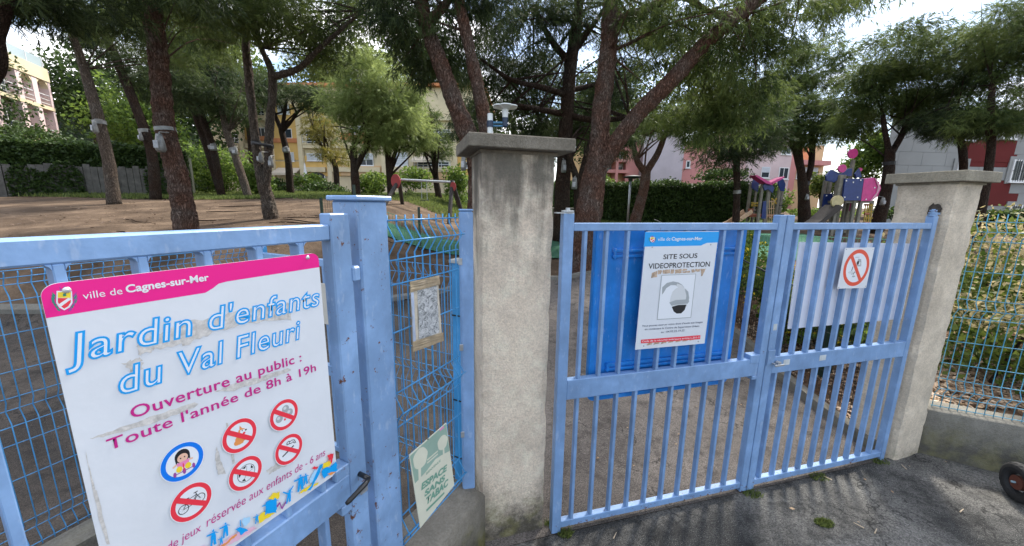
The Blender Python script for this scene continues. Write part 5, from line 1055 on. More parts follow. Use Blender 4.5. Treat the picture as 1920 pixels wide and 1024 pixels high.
for a in (('small weed at the foot of the left gate stile', 1060, 1003, 160, .05, .05), ('green weed growing alone in the cracked street asphalt', 1545, 982, 260, .06, .03), ('weed under the meeting stiles of the double gate', 1412, 928, 120, .07, .035), ('weed under the right gate leaf', 1535, 895, 120, .08, .03), ('weed beside the hinge stile of the right gate leaf', 1650, 868, 120, .07, .03), ('tuft between middle pillar and gate', 1030, 985, 80, .03, .05)): weed(*a)
# fallen twigs
mb = MB(); r = random.Random(4)
for px_, py_ in ((1700, 880), (1640, 1000), (1620, 990), (1150, 1010), (1800, 960), (1560, 900)):
    c = atz(px_, py_, -.04); a = r.uniform(0, 6); mb.tube([(c[0], c[1], c[2]), (c[0]+.05*math.cos(a), c[1]+.05*math.sin(a), c[2]+.006)], [.004, .002], 5)
tag(mb.build('twigs', DRYLEAF if False else CUT), 'tiny twigs lying on the street asphalt', 'twigs', kind='stuff')

# ------------------------------------------------------------------ pushchair wheel at the right edge
c = atz(1902, 942, -.05)
t = thing('pushchair', 'knobbly black pushchair wheel with red hub at the right edge', 'pushchair', (c[0]+.03, c[1]+.02, -.045), rad(-20))
R_ = .135; wh = []
def torus(mb, R0, r0, n=40, m=12, axis_x=True, knob=0):
    vs = []
    for i in range(n):
        a = 2*math.pi*i/n
        for j in range(m):
            b = 2*math.pi*j/m; rr = R0+r0*math.cos(b)*(1+(knob if (i+j) % 2 and math.cos(b) > .2 else 0)); vs.append((r0*.9*math.sin(b), rr*math.cos(a), rr*math.sin(a)))
    return mb.add(vs, [(i*m+j, ((i+1) % n)*m+j, ((i+1) % n)*m+(j+1) % m, i*m+(j+1) % m) for i in range(n) for j in range(m)])
wo = torus(MB(), R_-.036, .038, knob=.12).build('tyre', plain('rubber_black', (.02, .02, .021), .75, .4, sc=30), t, (0, 0, R_))
hub = MB(); hub.tube([(-.022, 0, 0), (.022, 0, 0)], .05, 20); hub.tube([(-.026, 0, 0), (.026, 0, 0)], .018, 14); hub.build('rim', mat('orange_red_plastic', (.13, .04, .025), .5), t, (0, 0, R_))
mb = MB(); mb.tube([(.045, 0, R_), (.10, .02, R_+.03), (.3, .05, R_+.05), (.6, .1, R_+.3)], .014, 8); mb.tube([(.30, .05, R_+.05), (.34, -.3, R_-.02)], .012, 8); mb.tube([(-.045, 0, R_), (.05, 0, R_)], .008, 8); mb.build('frame_tube', plain('blue_grey_tube', (.25, .36, .42), .4, .2), t, smooth=True)

# ------------------------------------------------------------------ playground
NAVY = plain('navy_panel', (.012, .035, .16), .4, .25); PINKP = plain('pink_panel', (.55, .04, .22), .4, .2); WPOST = plain('grey_timber', (.20, .185, .15), .8, .35); YROPE = plain('yellow_rope', (.45, .32, .05), .7, .2); SAND = plain('sand_plastic', (.50, .33, .20), .5, .2); YELP = plain('cream_disc', (.50, .42, .22), .5, .2); REDB = plain('terracotta_net', (.36, .12, .07), .7, .3)
def pg(px, py, Y): return at(px, py, Y)
def post_(t, px, ytop, Y, w_=.11, m=WPOST):
    c = at(px, ytop, Y); g_ = gz(c[0], c[1]); o = np.array(t.location); mb = MB().box(c[0]-w_/2-o[0], c[0]+w_/2-o[0], c[1]-w_/2-o[1], c[1]+w_/2-o[1], g_-.1-o[2], c[2]-o[2], bev=.01); return mb.build('post', m, t)
def plate(t, nm, pts, Y, th, m, par=None, curve=0):
    q = [at(*p, Y) for p in pts]; o = np.array(t.location); return MB().prism([(p[0]-o[0], p[2]-o[2]) for p in q], Y-o[1], Y+th-o[1]).build(nm, m, t)
Y1 = 14.5; c = at(1430, 400, Y1); t = thing('climbing_frame', 'small climbing frame with navy curved sides and pink winged roofs', 'climbing frame', (c[0], c[1], gz(c[0], c[1])))
for px_, yt, yy_ in ((1408, 345, Y1), (1418, 352, Y1+1), (1430, 345, Y1-.6), (1442, 350, Y1-.6), (1444, 350, Y1+1), (1463, 345, Y1), (1469, 345, Y1+1)): post_(t, px_, yt, yy_, .09)
for pts, yy_ in ((((1416, 331), (1424, 338), (1421, 360), (1409, 352), (1410, 344)), Y1-.06), (((1436, 341), (1447, 345), (1452, 352), (1449, 362), (1441, 355), (1434, 357), (1431, 349)), Y1-.7), (((1460, 334), (1469, 336), (1473, 345), (1471, 359), (1464, 358), (1459, 345)), Y1-.06)): plate(t, 'curved_panel', pts, yy_, .05, NAVY)
for pts in (((1415, 329), (1419, 328), (1449, 344), (1449, 347), (1437, 344)), ((1446, 342), (1458, 336), (1471, 331), (1470, 334), (1459, 340), (1448, 346))):
    q0 = [at(*p, Y1-.8) for p in pts]; o = np.array(t.location); MB().prism([(p[0]-o[0], p[2]-o[2]) for p in q0], Y1-.8-o[1], Y1-.45-o[1]).build('roof', PINKP, t)
plate(t, 'side_panel', ((1431, 378), (1437, 377), (1436, 410), (1428, 410)), Y1-.65, .04, NAVY)
plate(t, 'side_panel', ((1404, 391), (1413, 391), (1412, 403), (1403, 403)), Y1-.1, .04, REDB)
plate(t, 'deck', ((1406, 402), (1452, 402), (1452, 407), (1406, 407)), Y1-.3, .9, REDB)
o = np.array(t.location)
def rods(t, nm, m, segs, r_=.016):
    mb = MB(); o = np.array(t.location)
    for a, b, yy_ in segs: mb.tube([at(*a, yy_)-o, at(*b, yy_)-o], r_, 6)
    return mb.build(nm, m, t)
rods(t, 'ladder', SAND, [((1439+k*4, 375), (1438+k*4, 418), Y1-.5) for k in range(4)]+[((1438, 378+k*13), (1452, 378+k*13), Y1-.5) for k in range(3)])
rods(t, 'rope_net', YROPE, [((1409, 380), (1425, 383), Y1-.2), ((1409, 384), (1425, 379), Y1-.2), ((1447, 372), (1456, 382), Y1), ((1456, 372), (1448, 384), Y1), ((1409, 386), (1426, 386), Y1-.2)], .03)
rods(t, 'rail', BLACKM, [((1460, 385), (1470, 386), Y1), ((1460, 402), (1470, 402), Y1), ((1406, 396), (1420, 396), Y1)], .02)
q0 = [at(*p, Y1-.3) for p in ((1402, 393), (1404, 399), (1368, 424), (1350, 428), (1350, 424), (1372, 414))]; mb = MB(); o = np.array(t.location)
mb.prism([(p[0]-o[0], p[2]-o[2]) for p in q0], Y1-.55-o[1], Y1-.50-o[1]); mb.prism([(p[0]-o[0], p[2]-o[2]) for p in q0], Y1-.05-o[1], Y1-o[1]); mb.prism([(q0[i][0]-o[0], q0[i][2]-o[2]) for i in (1, 2, 3)]+[(q0[i][0]-o[0], q0[i][2]-o[2]-.04) for i in (3, 2, 1)], Y1-.50-o[1], Y1-.05-o[1]); mb.build('slide', SAND, t)
Y2 = 13.0; c = at(1585, 400, Y2); t = thing('play_tower', 'large play tower with navy panels, pink drum and pink discs', 'play tower', (c[0], c[1], gz(c[0], c[1])))
for px_, yt, yy_ in ((1548, 338, Y2+1), (1557, 340, Y2+1.1), (1573, 330, Y2), (1583, 328, Y2), (1577, 328, Y2-.5), (1600, 300, Y2+.6), (1608, 345, Y2-.5), (1620, 345, Y2-.5), (1592, 380, Y2+.3), (1635, 378, Y2)): post_(t, px_, yt, yy_, .10)
def disc_(t, px_, py_, Y_, rpx, m, nm='disc', th=.06):
    c = at(px_, py_, Y_); r = rpx*Y_/F; o = np.array(t.location); return MB().prism(ell(c[0]-o[0], c[2]-o[2], r, r, 28), Y_-o[1], Y_+th-o[1]).build(nm, m, t)
disc_(t, 1600, 288, Y2+.5, 8.5, PINKP); disc_(t, 1580, 316, Y2-.1, 7, PINKP); disc_(t, 1571, 378, Y2-.62, 11, YELP); disc_(t, 1614, 318, Y2+.4, 3, PINKP)
plate(t, 'navy_roof', ((1549, 330), (1559, 318), (1578, 326), (1592, 316), (1598, 316), (1597, 330), (1580, 331), (1564, 342), (1550, 339)), Y2-.02, .06, NAVY)
plate(t, 'navy_roof', ((1604, 326), (1612, 316), (1616, 332), (1606, 334)), Y2+.3, .06, NAVY)
plate(t, 'navy_panel', ((1547, 364), (1571, 363), (1567, 388), (1548, 396), (1542, 395)), Y2+.2, .06, NAVY)
plate(t, 'navy_panel', ((1585, 335), (1620, 335), (1614, 376), (1580, 376)), Y2-.6, .06, NAVY)
c0 = at(1622, 336, Y2-.6); o = np.array(t.location); q0 = [at(*p, Y2-.6) for p in ((1620.5, 336), (1638, 333), (1648, 341), (1652, 353), (1646, 368), (1634, 377), (1614.5, 377))]
MB().prism([(p[0]-o[0], p[2]-o[2]) for p in q0], Y2-.6-o[1], Y2+.35-o[1]).build('pink_drum', PINKP, t)
q0 = [at(*p, Y2-.63) for p in ((1641, 334), (1644, 335), (1651, 353), (1640, 373), (1634, 377), (1632, 377), (1644, 362), (1647, 350))]; MB().prism([(p[0]-o[0], p[2]-o[2]) for p in q0], Y2-.63-o[1], Y2-.605-o[1]).build('drum_edge', plain('pale_pink_edge', (.62, .32, .42), .4, .2), t)
plate(t, 'pink_panel', ((1597, 378), (1605, 378), (1600, 396), (1594, 396)), Y2-.3, .05, PINKP)
plate(t, 'deck', ((1585, 376), (1640, 376), (1640, 381), (1585, 381)), Y2-.5, 1.0, WPOST)
q0 = [at(*p, Y2-.55) for p in ((1563, 384), (1573, 388), (1535, 418), (1515, 430), (1514, 424), (1532, 412))]; MB().prism([(p[0]-o[0], p[2]-o[2]) for p in q0], Y2-.75-o[1], Y2-.2-o[1]).build('ramp', plain('dark_timber', (.055, .045, .04), .8, .3), t)
rods(t, 'climbing_net', YROPE, [((1623+k*4, 382), (1619+k*4, 425), Y2-.3) for k in range(4)]+[((1620, 385+k*12), (1636, 385+k*12), Y2-.3) for k in range(4)], .018)
rods(t, 'net_clamp', REDB, [((1621, 384+k*17), (1629, 384+k*17), Y2-.36) for k in range(3)], .035)
me = MB().lathe([(0, .012), (.018, .008), (.026, 0)], 10, cap=False).mesh('bolt', mat('bolt_white', (.7, .7, .72), .4))
for px_, py_ in ((1587, 339), (1614, 338), (1584, 370), (1608, 370), (1550, 367), (1562, 366), (1550, 389), (1600, 342), (1640, 352), (1624, 374)):
    p = at(px_, py_, Y2-.61 if px_ > 1575 else Y2+.19); o_ = link('bolt', me, t, tuple(p-o)); o_.rotation_euler = (rad(90), 0, 0)
# swing
Y3 = 14.0; c = at(800, 390, Y3); t = thing('swing_frame', 'dark swing frame with steel crossbar and red discs at its ends', 'swing', (c[0], c[1], gz(c[0], c[1])-.0)); o = np.array(t.location)
DKW = plain('dark_swing_timber', (.03, .024, .022), .7, .4)
a0, a1 = at(752, 337, Y3), at(852, 342, Y3); MB().tube([a0-o, a1-o], .045, 10).build('crossbar', STEEL, t)
for (px_, py_), feet in (((748, 338), ((722, 430, -.9), (757, 440, .9))), ((848, 340), ((842, 440, -.9), (872, 430, .9)))):
    for fx_, fy_, dy_ in feet:
        top_ = at(px_, py_, Y3); ft = at(fx_, fy_, Y3+dy_); ft[2] = gz(ft[0], ft[1])-.05; MB().tube([ft-o, top_-o], .075, 10).build('leg', DKW, t)
REDD = plain('red_disc', (.33, .03, .03), .5, .2)
for px_, py_, r_ in ((743, 340, 11), (850, 350, 7)):
    c = at(px_, py_, Y3-.12); r = r_*Y3/F; MB().prism(ell(c[0]-o[0], c[2]-o[2], r*.75, r*1.15, 26), Y3-.2-o[1], Y3-.14-o[1]).build('end_disc', REDD, t)
for px_ in (790, 800):
    p = at(px_, 340, Y3); MB().tube([p-o, (p[0]-o[0], p[1]-o[1], gz(p[0], p[1])+.5-o[2])], .01, 5).build('chain', STEEL, t)
pa = [at(x_, 340, Y3)-o for x_ in (790, 800)]; zs_ = gz(*at(795, 340, Y3)[:2])+.5-o[2]; MB().box(pa[0][0]-.05, pa[1][0]+.05, pa[0][1]-.09, pa[0][1]+.09, zs_-.03, zs_, bev=.01).build('seat', BLACKP, t)
# lamps
def lamp_top():
    Y = 6.9; c = at(919, 250, Y); g_ = gz(c[0], c[1]); t = thing('street_lamp', 'white lamp post with petal-shaped disc lamp showing above the middle pillar', 'street lamp', (c[0], c[1], g_)); k = Y/F; o = np.array(t.location)
    WH = plain('white_lamp_paint', (.72, .76, .76), .35, .08); NV = plain('dark_blue_bracket', (.01, .03, .07), .4, .2)
    zt_ = at(919, 213, Y)[2]-g_; MB().lathe([(.052, 0), (.05, zt_-.01), (.042, zt_)], 18).build('pole', WH, t)
    zc = at(919, 233, Y)[2]-g_; MB().lathe([(.060, zc-.055), (.062, zc), (.060, zc+.055)], 18).build('collar', NV, t)
    p = at(947, 228, Y)-o; mb = MB().box(.055, p[0]-.03, -.02, .02, zc-.042, zc-.012, bev=.004); mb.box(.055, p[0]-.03, -.02, .02, zc+.012, zc+.045, bev=.004); mb.build('arm', plain('arm_blue', (.04, .18, .32), .4, .2), t)
    zl = p[2]; MB().lathe([(.026, zl-.10), (.048, zl-.08), (.052, zl+.065)], 16, (p[0], 0, 0)).build('socket', NV, t)
    MB().lathe([(.046, zl+.065), (.060, zl+.20)], 16, (p[0], 0, 0)).build('lamp_cone', WH, t)
    zd = at(948, 207, Y)[2]-g_
    for i in range(6):
        a0 = i*math.pi/3+.1; vs = [(p[0], 0, zd)]; 
        for j in range(7): a = a0+.03+j*(math.pi/3-.06)/6; rr = .205*(1+.10*math.sin(math.pi*j/6)); vs.append((p[0]+rr*math.cos(a), rr*math.sin(a), zd+.05))
        n = 8; vs2 = [(x, y, z+.018) for x, y, z in vs]; MB().add(vs+vs2, [tuple(range(8)), tuple(range(15, 7, -1))]+[(k_, (k_+1) % 8, (k_+1) % 8+8, k_+8) for k_ in range(8)]).build('petal', WH, t)
lamp_top()
Y = 15.5; c = at(1177, 410, Y); g_ = gz(c[0], c[1]); t = thing('garden_lamp', 'thin grey lamp pole with flat head in front of the dark hedge', 'lamp post', (c[0], c[1], g_)); zt_ = at(1179, 335, Y)[2]-g_
MB().tube([(0, 0, 0), (0, 0, zt_)], .045, 12).build('pole', STEEL, t, smooth=True); MB().lathe([(.1, zt_), (.42, zt_+.05), (.42, zt_+.08), (.05, zt_+.14)], 18, (.1, 0, 0)).build('lamp_head', DGREEN, t); MB().lathe([(.07, zt_-.12), (.09, zt_)], 12).build('collar', DGREEN, t)
# bench left of the red pine
Y = 13; c = at(1062, 388, Y); t = thing('park_bench', 'small pale bench behind the double gate post', 'bench', (c[0], c[1], gz(c[0], c[1])))
for nm, b in (('seat', (-.5, .5, -.2, .2, .72, .76)), ('seat', (-.5, .5, -.65, -.4, .42, .46))): MB().box(*b, bev=.006).build(nm, WPOST, t)
for x_ in (-.4, .4): MB().box(x_-.04, x_+.04, -.6, .15, 0, .42, bev=.005).box(x_-.04, x_+.04, -.1, .1, .4201, .72, bev=.005).build('leg', WPOST, t)
# tree kerb object left of the hinge post: small green fence piece on the earth
Y = 9.5; c = at(604, 405, Y); t = thing('rabbit_fence', 'short dark mesh fence end on the bare earth beside the blue post', 'fence', (c[0], c[1], gz(c[0], c[1]))); zt_ = at(602, 391, Y)[2]-t.location[2]
MB().box(-.025, .025, -.025, .025, -.1, max(.4, zt_)).build('post', DGREEN, t)
mb = MB()
for k in range(16): mb.tube([(.04+k*.06, 0, 0), (.04+k*.06, 0, max(.4, zt_)-.03)], .004, 4)
for h in (.1, .25, .4): mb.tube([(0, 0, h), (1, 0, h)], .004, 4)
mb.build('mesh_infill', DGREEN, t)

# ------------------------------------------------------------------ buildings
def wallmat(name, col, var=.12, blocks=None):
    m = mat(name, col, .85, spec=.2); n = NB(m); v = n.coord('World')
    c = n.ramp(n.noise(v, .8, 6, .6), (.3, tuple(x*(1-var) for x in col)), (.7, tuple(min(.85, x*(1+var*.4)) for x in col)))
    st = n.smooth(n.noise(n.coord('World', (1, 1, .1)), 3, 5), .55, .8); c = n.mix(n.math('MULTIPLY', st, .25), c, tuple(x*.6 for x in col))
    n.color(c); n.bump(n.noise(v, 25, 3), .2, .02); return m
CREAMW = wallmat('cream_render', (.62, .53, .36)); YELW = wallmat('ochre_render', (.66, .43, .15)); ORW = wallmat('orange_render', (.55, .22, .10)); PEACH = wallmat('peach_render', (.62, .42, .24))
PINKW = wallmat('pink_render', (.58, .26, .24)); PPINK = wallmat('pale_pink_render', (.64, .50, .49)); LILAC = wallmat('lilac_render', (.50, .44, .47)); GREYW = wallmat('pale_grey_block', (.27, .275, .27)); REDW = wallmat('red_panel_paint', (.12, .018, .017)); SIDEP = wallmat('mauve_render', (.45, .30, .33))
WINF = mat('white_window_frame', (.70, .70, .70), .4); SHUT = plain('roller_shutter', (.55, .58, .62), .5, .1, sc=30); DARKR = mat('dark_room', (.03, .028, .025), .9); RAILM = mat('white_railing', (.62, .64, .66), .4)
GLASS = mat('window_glass', (.03, .04, .05), .18, 0, .4); AWN = plain('awning_cloth', (.60, .52, .42), .8, .1)
def rect(fr, x0, y0, x1, y1, d=0):
    p = [fr.p(x, y, d) for x, y in ((x0, y0), (x1, y0), (x1, y1), (x0, y1))]; return (min(p[0][0], p[3][0])+max(p[0][0], p[3][0]))/2, (p[1][0]+p[2][0])/2, (p[2][1]+p[3][1])/2, (p[0][1]+p[1][1])/2
class Bld:
    def __init__(s, name, label, fr): s.fr = fr; s.t = thing(name, label, 'building', tuple(fr.o), fr.rot)
    def box(s, nm, r, d0, d1, m, par=None, bev=0):
        a, b, z0, z1 = r if len(r) == 4 and r[3] < 60 and isinstance(r, tuple) and s.raw else rect(s.fr, *r)
        a, b = min(a, b), max(a, b); return MB().box(a, b, d0, d1, z0, z1, bev=bev).build(nm, m, par or s.t)
    raw = False
    def rc(s, *r): a, b, z0, z1 = rect(s.fr, *r); return min(a, b), max(a, b), z0, z1
    def bx(s, nm, a, b, z0, z1, d0, d1, m, par=None): return MB().box(a, b, d0, d1, z0, z1).build(nm, m, par or s.t)
    def window(s, r, kind='glass', frame=True, d=0):
        a, b, z0, z1 = s.rc(*r); f = .07
        w_ = MB()
        w_.box(a, b, d-.035, d+.01, z1-f, z1).box(a, b, d-.035, d+.01, z0, z0+f).box(a, a+f, d-.035, d+.01, z0+f, z1-f).box(b-f, b, d-.035, d+.01, z0+f, z1-f)
        if b-a > .9: w_.box((a+b)/2-f*.4, (a+b)/2+f*.4, d-.035, d+.01, z0+f, z1-f)
        w = w_.build('window', WINF, s.t)
        s.bx('pane', a+f, b-f, z0+f, z1-f, d-.012, d-.004, GLASS, w)
        if kind == 'shutter':
            n = 7; me = MB().box(a+f*.6, b-f*.6, d-.05, d-.037, 0, (z1-z0-2*f)/n*.9).mesh('shutter_slat', SHUT)
            for k in range(n): link('shutter_slat', me, w, (0, 0, z0+f+k*(z1-z0-2*f)/n))
        if kind == 'half':
            n = 4; me = MB().box(a+f*.6, b-f*.6, d-.05, d-.037, 0, (z1-z0)*.5/n*.9).mesh('shutter_slat', SHUT)
            for k in range(n): link('shutter_slat', me, w, (0, 0, z1-(k+1)*(z1-z0)*.5/n))
        if kind == 'grille':
            g_ = MB(); n = int((b-a)/.12)
            for k in range(1, n): x = a+(b-a)*k/n; g_.tube([(x, d-.06, z0), (x, d-.06, z1)], .012, 5)
            g_.tube([(a, d-.06, (z0+z1)/2), (b, d-.06, (z0+z1)/2)], .012, 5); g_.build('grille', BLACKM, w)
        MB().box(a-.08, b+.08, d-.10, d-.003, z0-.07, z0-.005).build('sill', WINF, w)
        return w
    def loggia(s, r, dep=1.6, rail=True, kind=None, inner=YELW, d=0):
        """recessed balcony: dark recess with a glazed back, slab and railing"""
        a, b, z0, z1 = s.rc(*r); b_ = s.bx('balcony', a, b, z0-.12, z0, d-.5, d-.003, CREAMW)
        w = MB().box(a+.25, b-.25, d-.02, d-.012, z0+.02, z1-.25).build('glazing', GLASS, b_); 
        mb = MB(); n = 3
        for k in range(n+1): x = a+.25+(b-a-.5)*k/n; mb.box(x-.04, x+.04, d-.04, d-.021, z0+.02, z1-.2)
        mb.box(a+.2, b-.2, d-.04, d-.021, z1-.24, z1-.16); mb.build('frame', WINF, b_)
        if rail:
            mb = MB(); 
            for h in (.95, .5, .15): mb.box(a, b, d-.48, d-.45, z0+h, z0+h+.045)
            n = max(2, int((b-a)/.9))
            for k in range(n+1): x = a+(b-a)*k/n; mb.box(x-.02, x+.02, d-.485, d-.445, z0, z0+.95)
            mb.build('railing', RAILM, b_)
        return b_
# yellow apartment block straight ahead
FB = Fr(0, 44, 92); B = Bld('apartment_block', 'long ochre and cream apartment block seen between the pines', FB)
a, b, z0, z1 = B.rc(400, 190, 906, 345); B.bx('wall', a, b, 1.0, z1+1.5, 0, 12, CREAMW)
B.bx('roof', a-.3, b+.3, z1+1.5, z1+1.8, -.6, 12.4, ORW)
def pan(r, m, nm='facade_panel', d=-.12): a, b, z0, z1 = B.rc(*r); B.bx(nm, a, b, z0, z1, d, -.002, m)
pan((511, 196, 560, 300), YELW); pan((460, 240, 508, 262), YELW, d=-.1); pan((513, 303, 566, 318), YELW, d=-.11); pan((571, 293, 640, 330), YELW); pan((513, 260, 560, 268), ORW, 'parapet', -.3); pan((468, 256, 508, 264), ORW, 'parapet', -.3)
pan((858, 290, 905, 338), YELW); pan((680, 264, 716, 277), ORW, 'parapet', -.3); pan((760, 266, 830, 276), ORW, 'parapet', -.3); pan((640, 311, 716, 330), PEACH, d=-.25); pan((727, 313, 858, 336), PEACH, d=-.25); pan((640, 250, 700, 262), ORW, 'parapet', -.2)
for px_ in (454, 506, 562, 614, 716, 768, 850): a, b, z0, z1 = B.rc(px_, 195, px_+8, 338); B.bx('pier', a, b, 1.2, z1, -.5, -.003, CREAMW)
for y_ in (222, 274, 318): 
    for x0_, x1_ in ((400, 453), (463, 505), (571, 613), (624, 715), (725, 767), (777, 849)): a, b, z0, z1 = B.rc(x0_, y_-4, x1_, y_+5); B.bx('floor_band', a, b, z0, z1, -.42, -.003, CREAMW)
for r, k in (((522, 197, 544, 215), 'shutter'), ((536, 242, 549, 260), 'glass'), ((541, 286, 553, 303), 'shutter'), ((484, 240, 499, 257), 'glass'), ((674, 288, 701, 311), 'half'), ((738, 286, 766, 312), 'shutter'), ((868, 304, 877, 316), 'glass'), ((577, 288, 607, 302), 'shutter'), ((660, 236, 680, 252), 'shutter')): B.window(r, k, d=-.16 if True else 0)
for r in ((571, 242, 613, 270), (464, 200, 504, 218), (420, 200, 452, 218), (420, 246, 452, 270), (779, 300, 846, 318), (625, 200, 700, 218), (728, 238, 766, 266), (778, 240, 848, 266)): B.loggia(r)
for r in ((525, 315, 567, 326), (778, 294, 810, 303)):
    a, b, z0, z1 = B.rc(*r); B_ = MB(); n = 10
    B_.add([(a, -.3, z1), (b, -.3, z1), (b, -1.6, z0), (a, -1.6, z0), (a, -.3, z1-.04), (b, -.3, z1-.04), (b, -1.6, z0-.25), (a, -1.6, z0-.25)], [(0, 1, 2, 3), (4, 7, 6, 5), (0, 4, 5, 1), (1, 5, 6, 2), (2, 6, 7, 3), (3, 7, 4, 0)]); B_.build('awning', AWN, B.t)
a, b, z0, z1 = B.rc(580, 323, 611, 339); mb = MB(); arc = [(a, z0), (b, z0)]+[((a+b)/2+(b-a)/2*math.cos(q), z1-.5+.5*math.sin(q)) for q in np.linspace(0, math.pi, 9)]; mb.prism(arc, -.2, -.125); mb.build('arched_window', GLASS, B.t)
mb = MB()
for k in range(4): x = a+(b-a)*k/3; mb.box(x-.05, x+.05, -.26, -.205, z0, z1-.4)
mb.build('window_frame', WINF, B.t)
# closed parasol before it
c = at(573, 330, 38); t = thing('closed_parasol', 'closed white parasol on the terrace of the yellow block', 'parasol', (c[0], c[1], c[2]-1.3)); MB().tube([(0, 0, 0), (0, 0, 2.6)], .03, 6).build('pole', STEEL, t); MB().lathe([(.16, .6), (.2, 1.2), (.05, 2.5)], 10).build('canopy', plain('parasol_cloth', (.6, .6, .62), .8, .1), t)

# cream arcaded block on the left
pA = at(112, 250, 36); FA = Fr(pA[0], pA[1], -24+180); B = Bld('apartment_block', 'cream and pink arcaded apartment block at the upper left', FA)
# local x runs from the far corner towards the viewer (away to the left)
def lz(px, py): return FA.p(px, py)
zt_ = lz(112, 130)[1]; B.bx('wall', 0, 26, 0, zt_, -10, -.6, PPINK)
sgn = -1
xe = [FA.p(x, 200)[0] for x in (112, 90, 88, 66, 62, 36, 30, 0)]
MA = CREAMW
def ax(px): return FA.p(px, 200)[0]
# facade frame: piers, bands and arches stand proud of the recessed wall
near = -.6; front = 0.0
piers = [(0, ax(98)), (ax(79), ax(70)), (ax(51), ax(42)), (ax(5), ax(-12))]
FD0, FD1 = -.598, .0
flip = FA.n@(O-FA.o)  # sign tells which side faces the street
ys = (-1 if flip < 0 else 1)
def dd(a_, b_): return (min(a_*ys, b_*ys), max(a_*ys, b_*ys))
B.t['kind'] = 'thing'
for ob in list(B.t.children): bpy.data.objects.remove(ob)
y0_, y1_ = dd(-10, -.6); B.bx('wall', 0, 26, 0, zt_, y0_, y1_, PPINK)
y0_, y1_ = dd(-.598, 0)
sh = 3.05
for a_, b_ in piers: B.bx('pier', min(a_, b_), max(a_, b_), 0, zt_-1.71, y0_, y1_, PPINK)
B.bx('parapet_band', 0, 26, zt_-1.7, zt_-.6, dd(-.598, .06)[0], dd(-.598, .06)[1], CREAMW)
for k in range(5):
    z_ = zt_-1.7-sh*(k+1); 
    if z_ > 0: B.bx('floor_band', .0, 26, z_+.55, z_+.85, dd(-.597, .03)[0], dd(-.597, .03)[1], CREAMW)
bays = [(ax(98), ax(79)), (ax(70), ax(51)), (ax(42), ax(5))]
for k in range(4):
    zb_ = zt_-1.7-sh*(k+1)+.85; zt2 = zb_+2.2
    for i, (a_, b_) in enumerate(bays):
        a_, b_ = min(a_, b_), max(a_, b_)
        if i < 2:
            pts = [(a_, zt2+.01)]+[((a_+b_)/2-(b_-a_)/2*math.cos(q), zt2-.62+.6*math.sin(q)) for q in np.linspace(0, math.pi, 11)]+[(b_, zt2+.01)]
            if k == 0: MB().prism(pts, *dd(-.5, -.02)).build('arch', CREAMW, B.t)
        rb = B.bx('railing', a_, b_, zb_+.95, zb_+1.0, *dd(-.1, -.04), RAILM)
        mb = MB()
        for h in (.2, .55): mb.box(a_, b_, *dd(-.1, -.05), zb_+h, zb_+h+.04)
        mb.build('railing_bar', RAILM, rb)
        w = B.bx('window', a_+.3, b_-.3, zb_+.02, zb_+2.0, *dd(-.597, -.57), GLASS); n = 3
        for q in range(n+1): x = a_+.3+(b_-a_-.6)*q/n; B.bx('frame', x-.04, x+.04, zb_+.02, zb_+2.0, *dd(-.569, -.54), WINF, w)
rb = B.bx('roof_railing', 0.1, 26, zt_+.35, zt_+.41, *dd(-.2, -.14), RAILM)
for k in range(14): B.bx('baluster', .1+k*1.9, .16+k*1.9, zt_-.6, zt_+.35, *dd(-.2, -.14), RAILM, rb)
B.bx('glass_screen', .2, 26, zt_-.5, zt_+.3, *dd(-.18, -.165), mat('pale_glass', (.35, .42, .45), .1), rb)
B.bx('penthouse', 3, 26, zt_-.6, zt_+2.4, *dd(-6, -2.2), CREAMW)
# pink blocks
FC = Fr(0, 32, 84); B = Bld('pink_block', 'lilac and pink apartment block behind the dark hedge', FC)
def pan2(r, m, nm, d0, d1): a, b, z0, z1 = B.rc(*r); return B.bx(nm, a, b, 1.0, z1, d0, d1, m)
pan2((1207, 225, 1283, 335), LILAC, 'wall', -.0, 9); pan2((1181, 215, 1206.6, 335), PINKW, 'side_wing', .6, 9); pan2((1283.5, 270, 1330, 335), PINKW, 'side_wing', .5, 9); pan2((1110, 262, 1180.5, 335), PEACH, 'balcony_wing', 1.2, 9)
for r in ((1137, 318, 1180, 324), (1137, 298, 1180, 303), (1137, 276, 1180, 281)): a, b, z0, z1 = B.rc(*r); B.bx('balcony_slab', a, b, z0, z1, .1, 1.19, PINKW)
for r in ((1140, 304, 1156, 318), (1162, 304, 1178, 318), (1140, 282, 1156, 297), (1162, 282, 1178, 297)): B.window(r, 'half', d=1.19)
a, b, z0, z1 = B.rc(1156, 270, 1161, 330); B.bx('pier', a, b, 1, z1, .05, 1.18, PINKW); B.window((1292, 300, 1300, 314), 'glass', d=.49)
FD = Fr(0, 30, 80); B = Bld('pink_block', 'pale pink two-storey block with windows behind the playground', FD)
def pan3(r, m, nm, d0, d1, top=None): a, b, z0, z1 = B.rc(*r); return B.bx(nm, a, b, 1.0, z1, d0, d1, m)
pan3((1400, 235, 1485, 350), PPINK, 'wall', 0, 8); pan3((1485.5, 235, 1504, 350), PINKW, 'side_wall', .4, 8); pan3((1504.5, 306, 1562, 350), PEACH, 'low_wing', 1.0, 8)
a, b, z0, z1 = B.rc(1504, 300, 1563, 309); B.bx('roof_edge', a, b, z0, z1, .2, 8.2, PINKW); pan3((1562.5, 266, 1580, 350), PEACH, 'chimney_tower', 2.0, 5)
for r, k in (((1427, 313, 1443, 334), 'half'), ((1460, 314, 1478, 336), 'glass'), ((1465, 277, 1483, 290), 'glass'), ((1430, 268, 1445, 286), 'half')): B.window(r, k)
for r in ((1512, 312, 1522, 334), (1526, 312, 1552, 334)): B.window(r, 'half', d=.99)
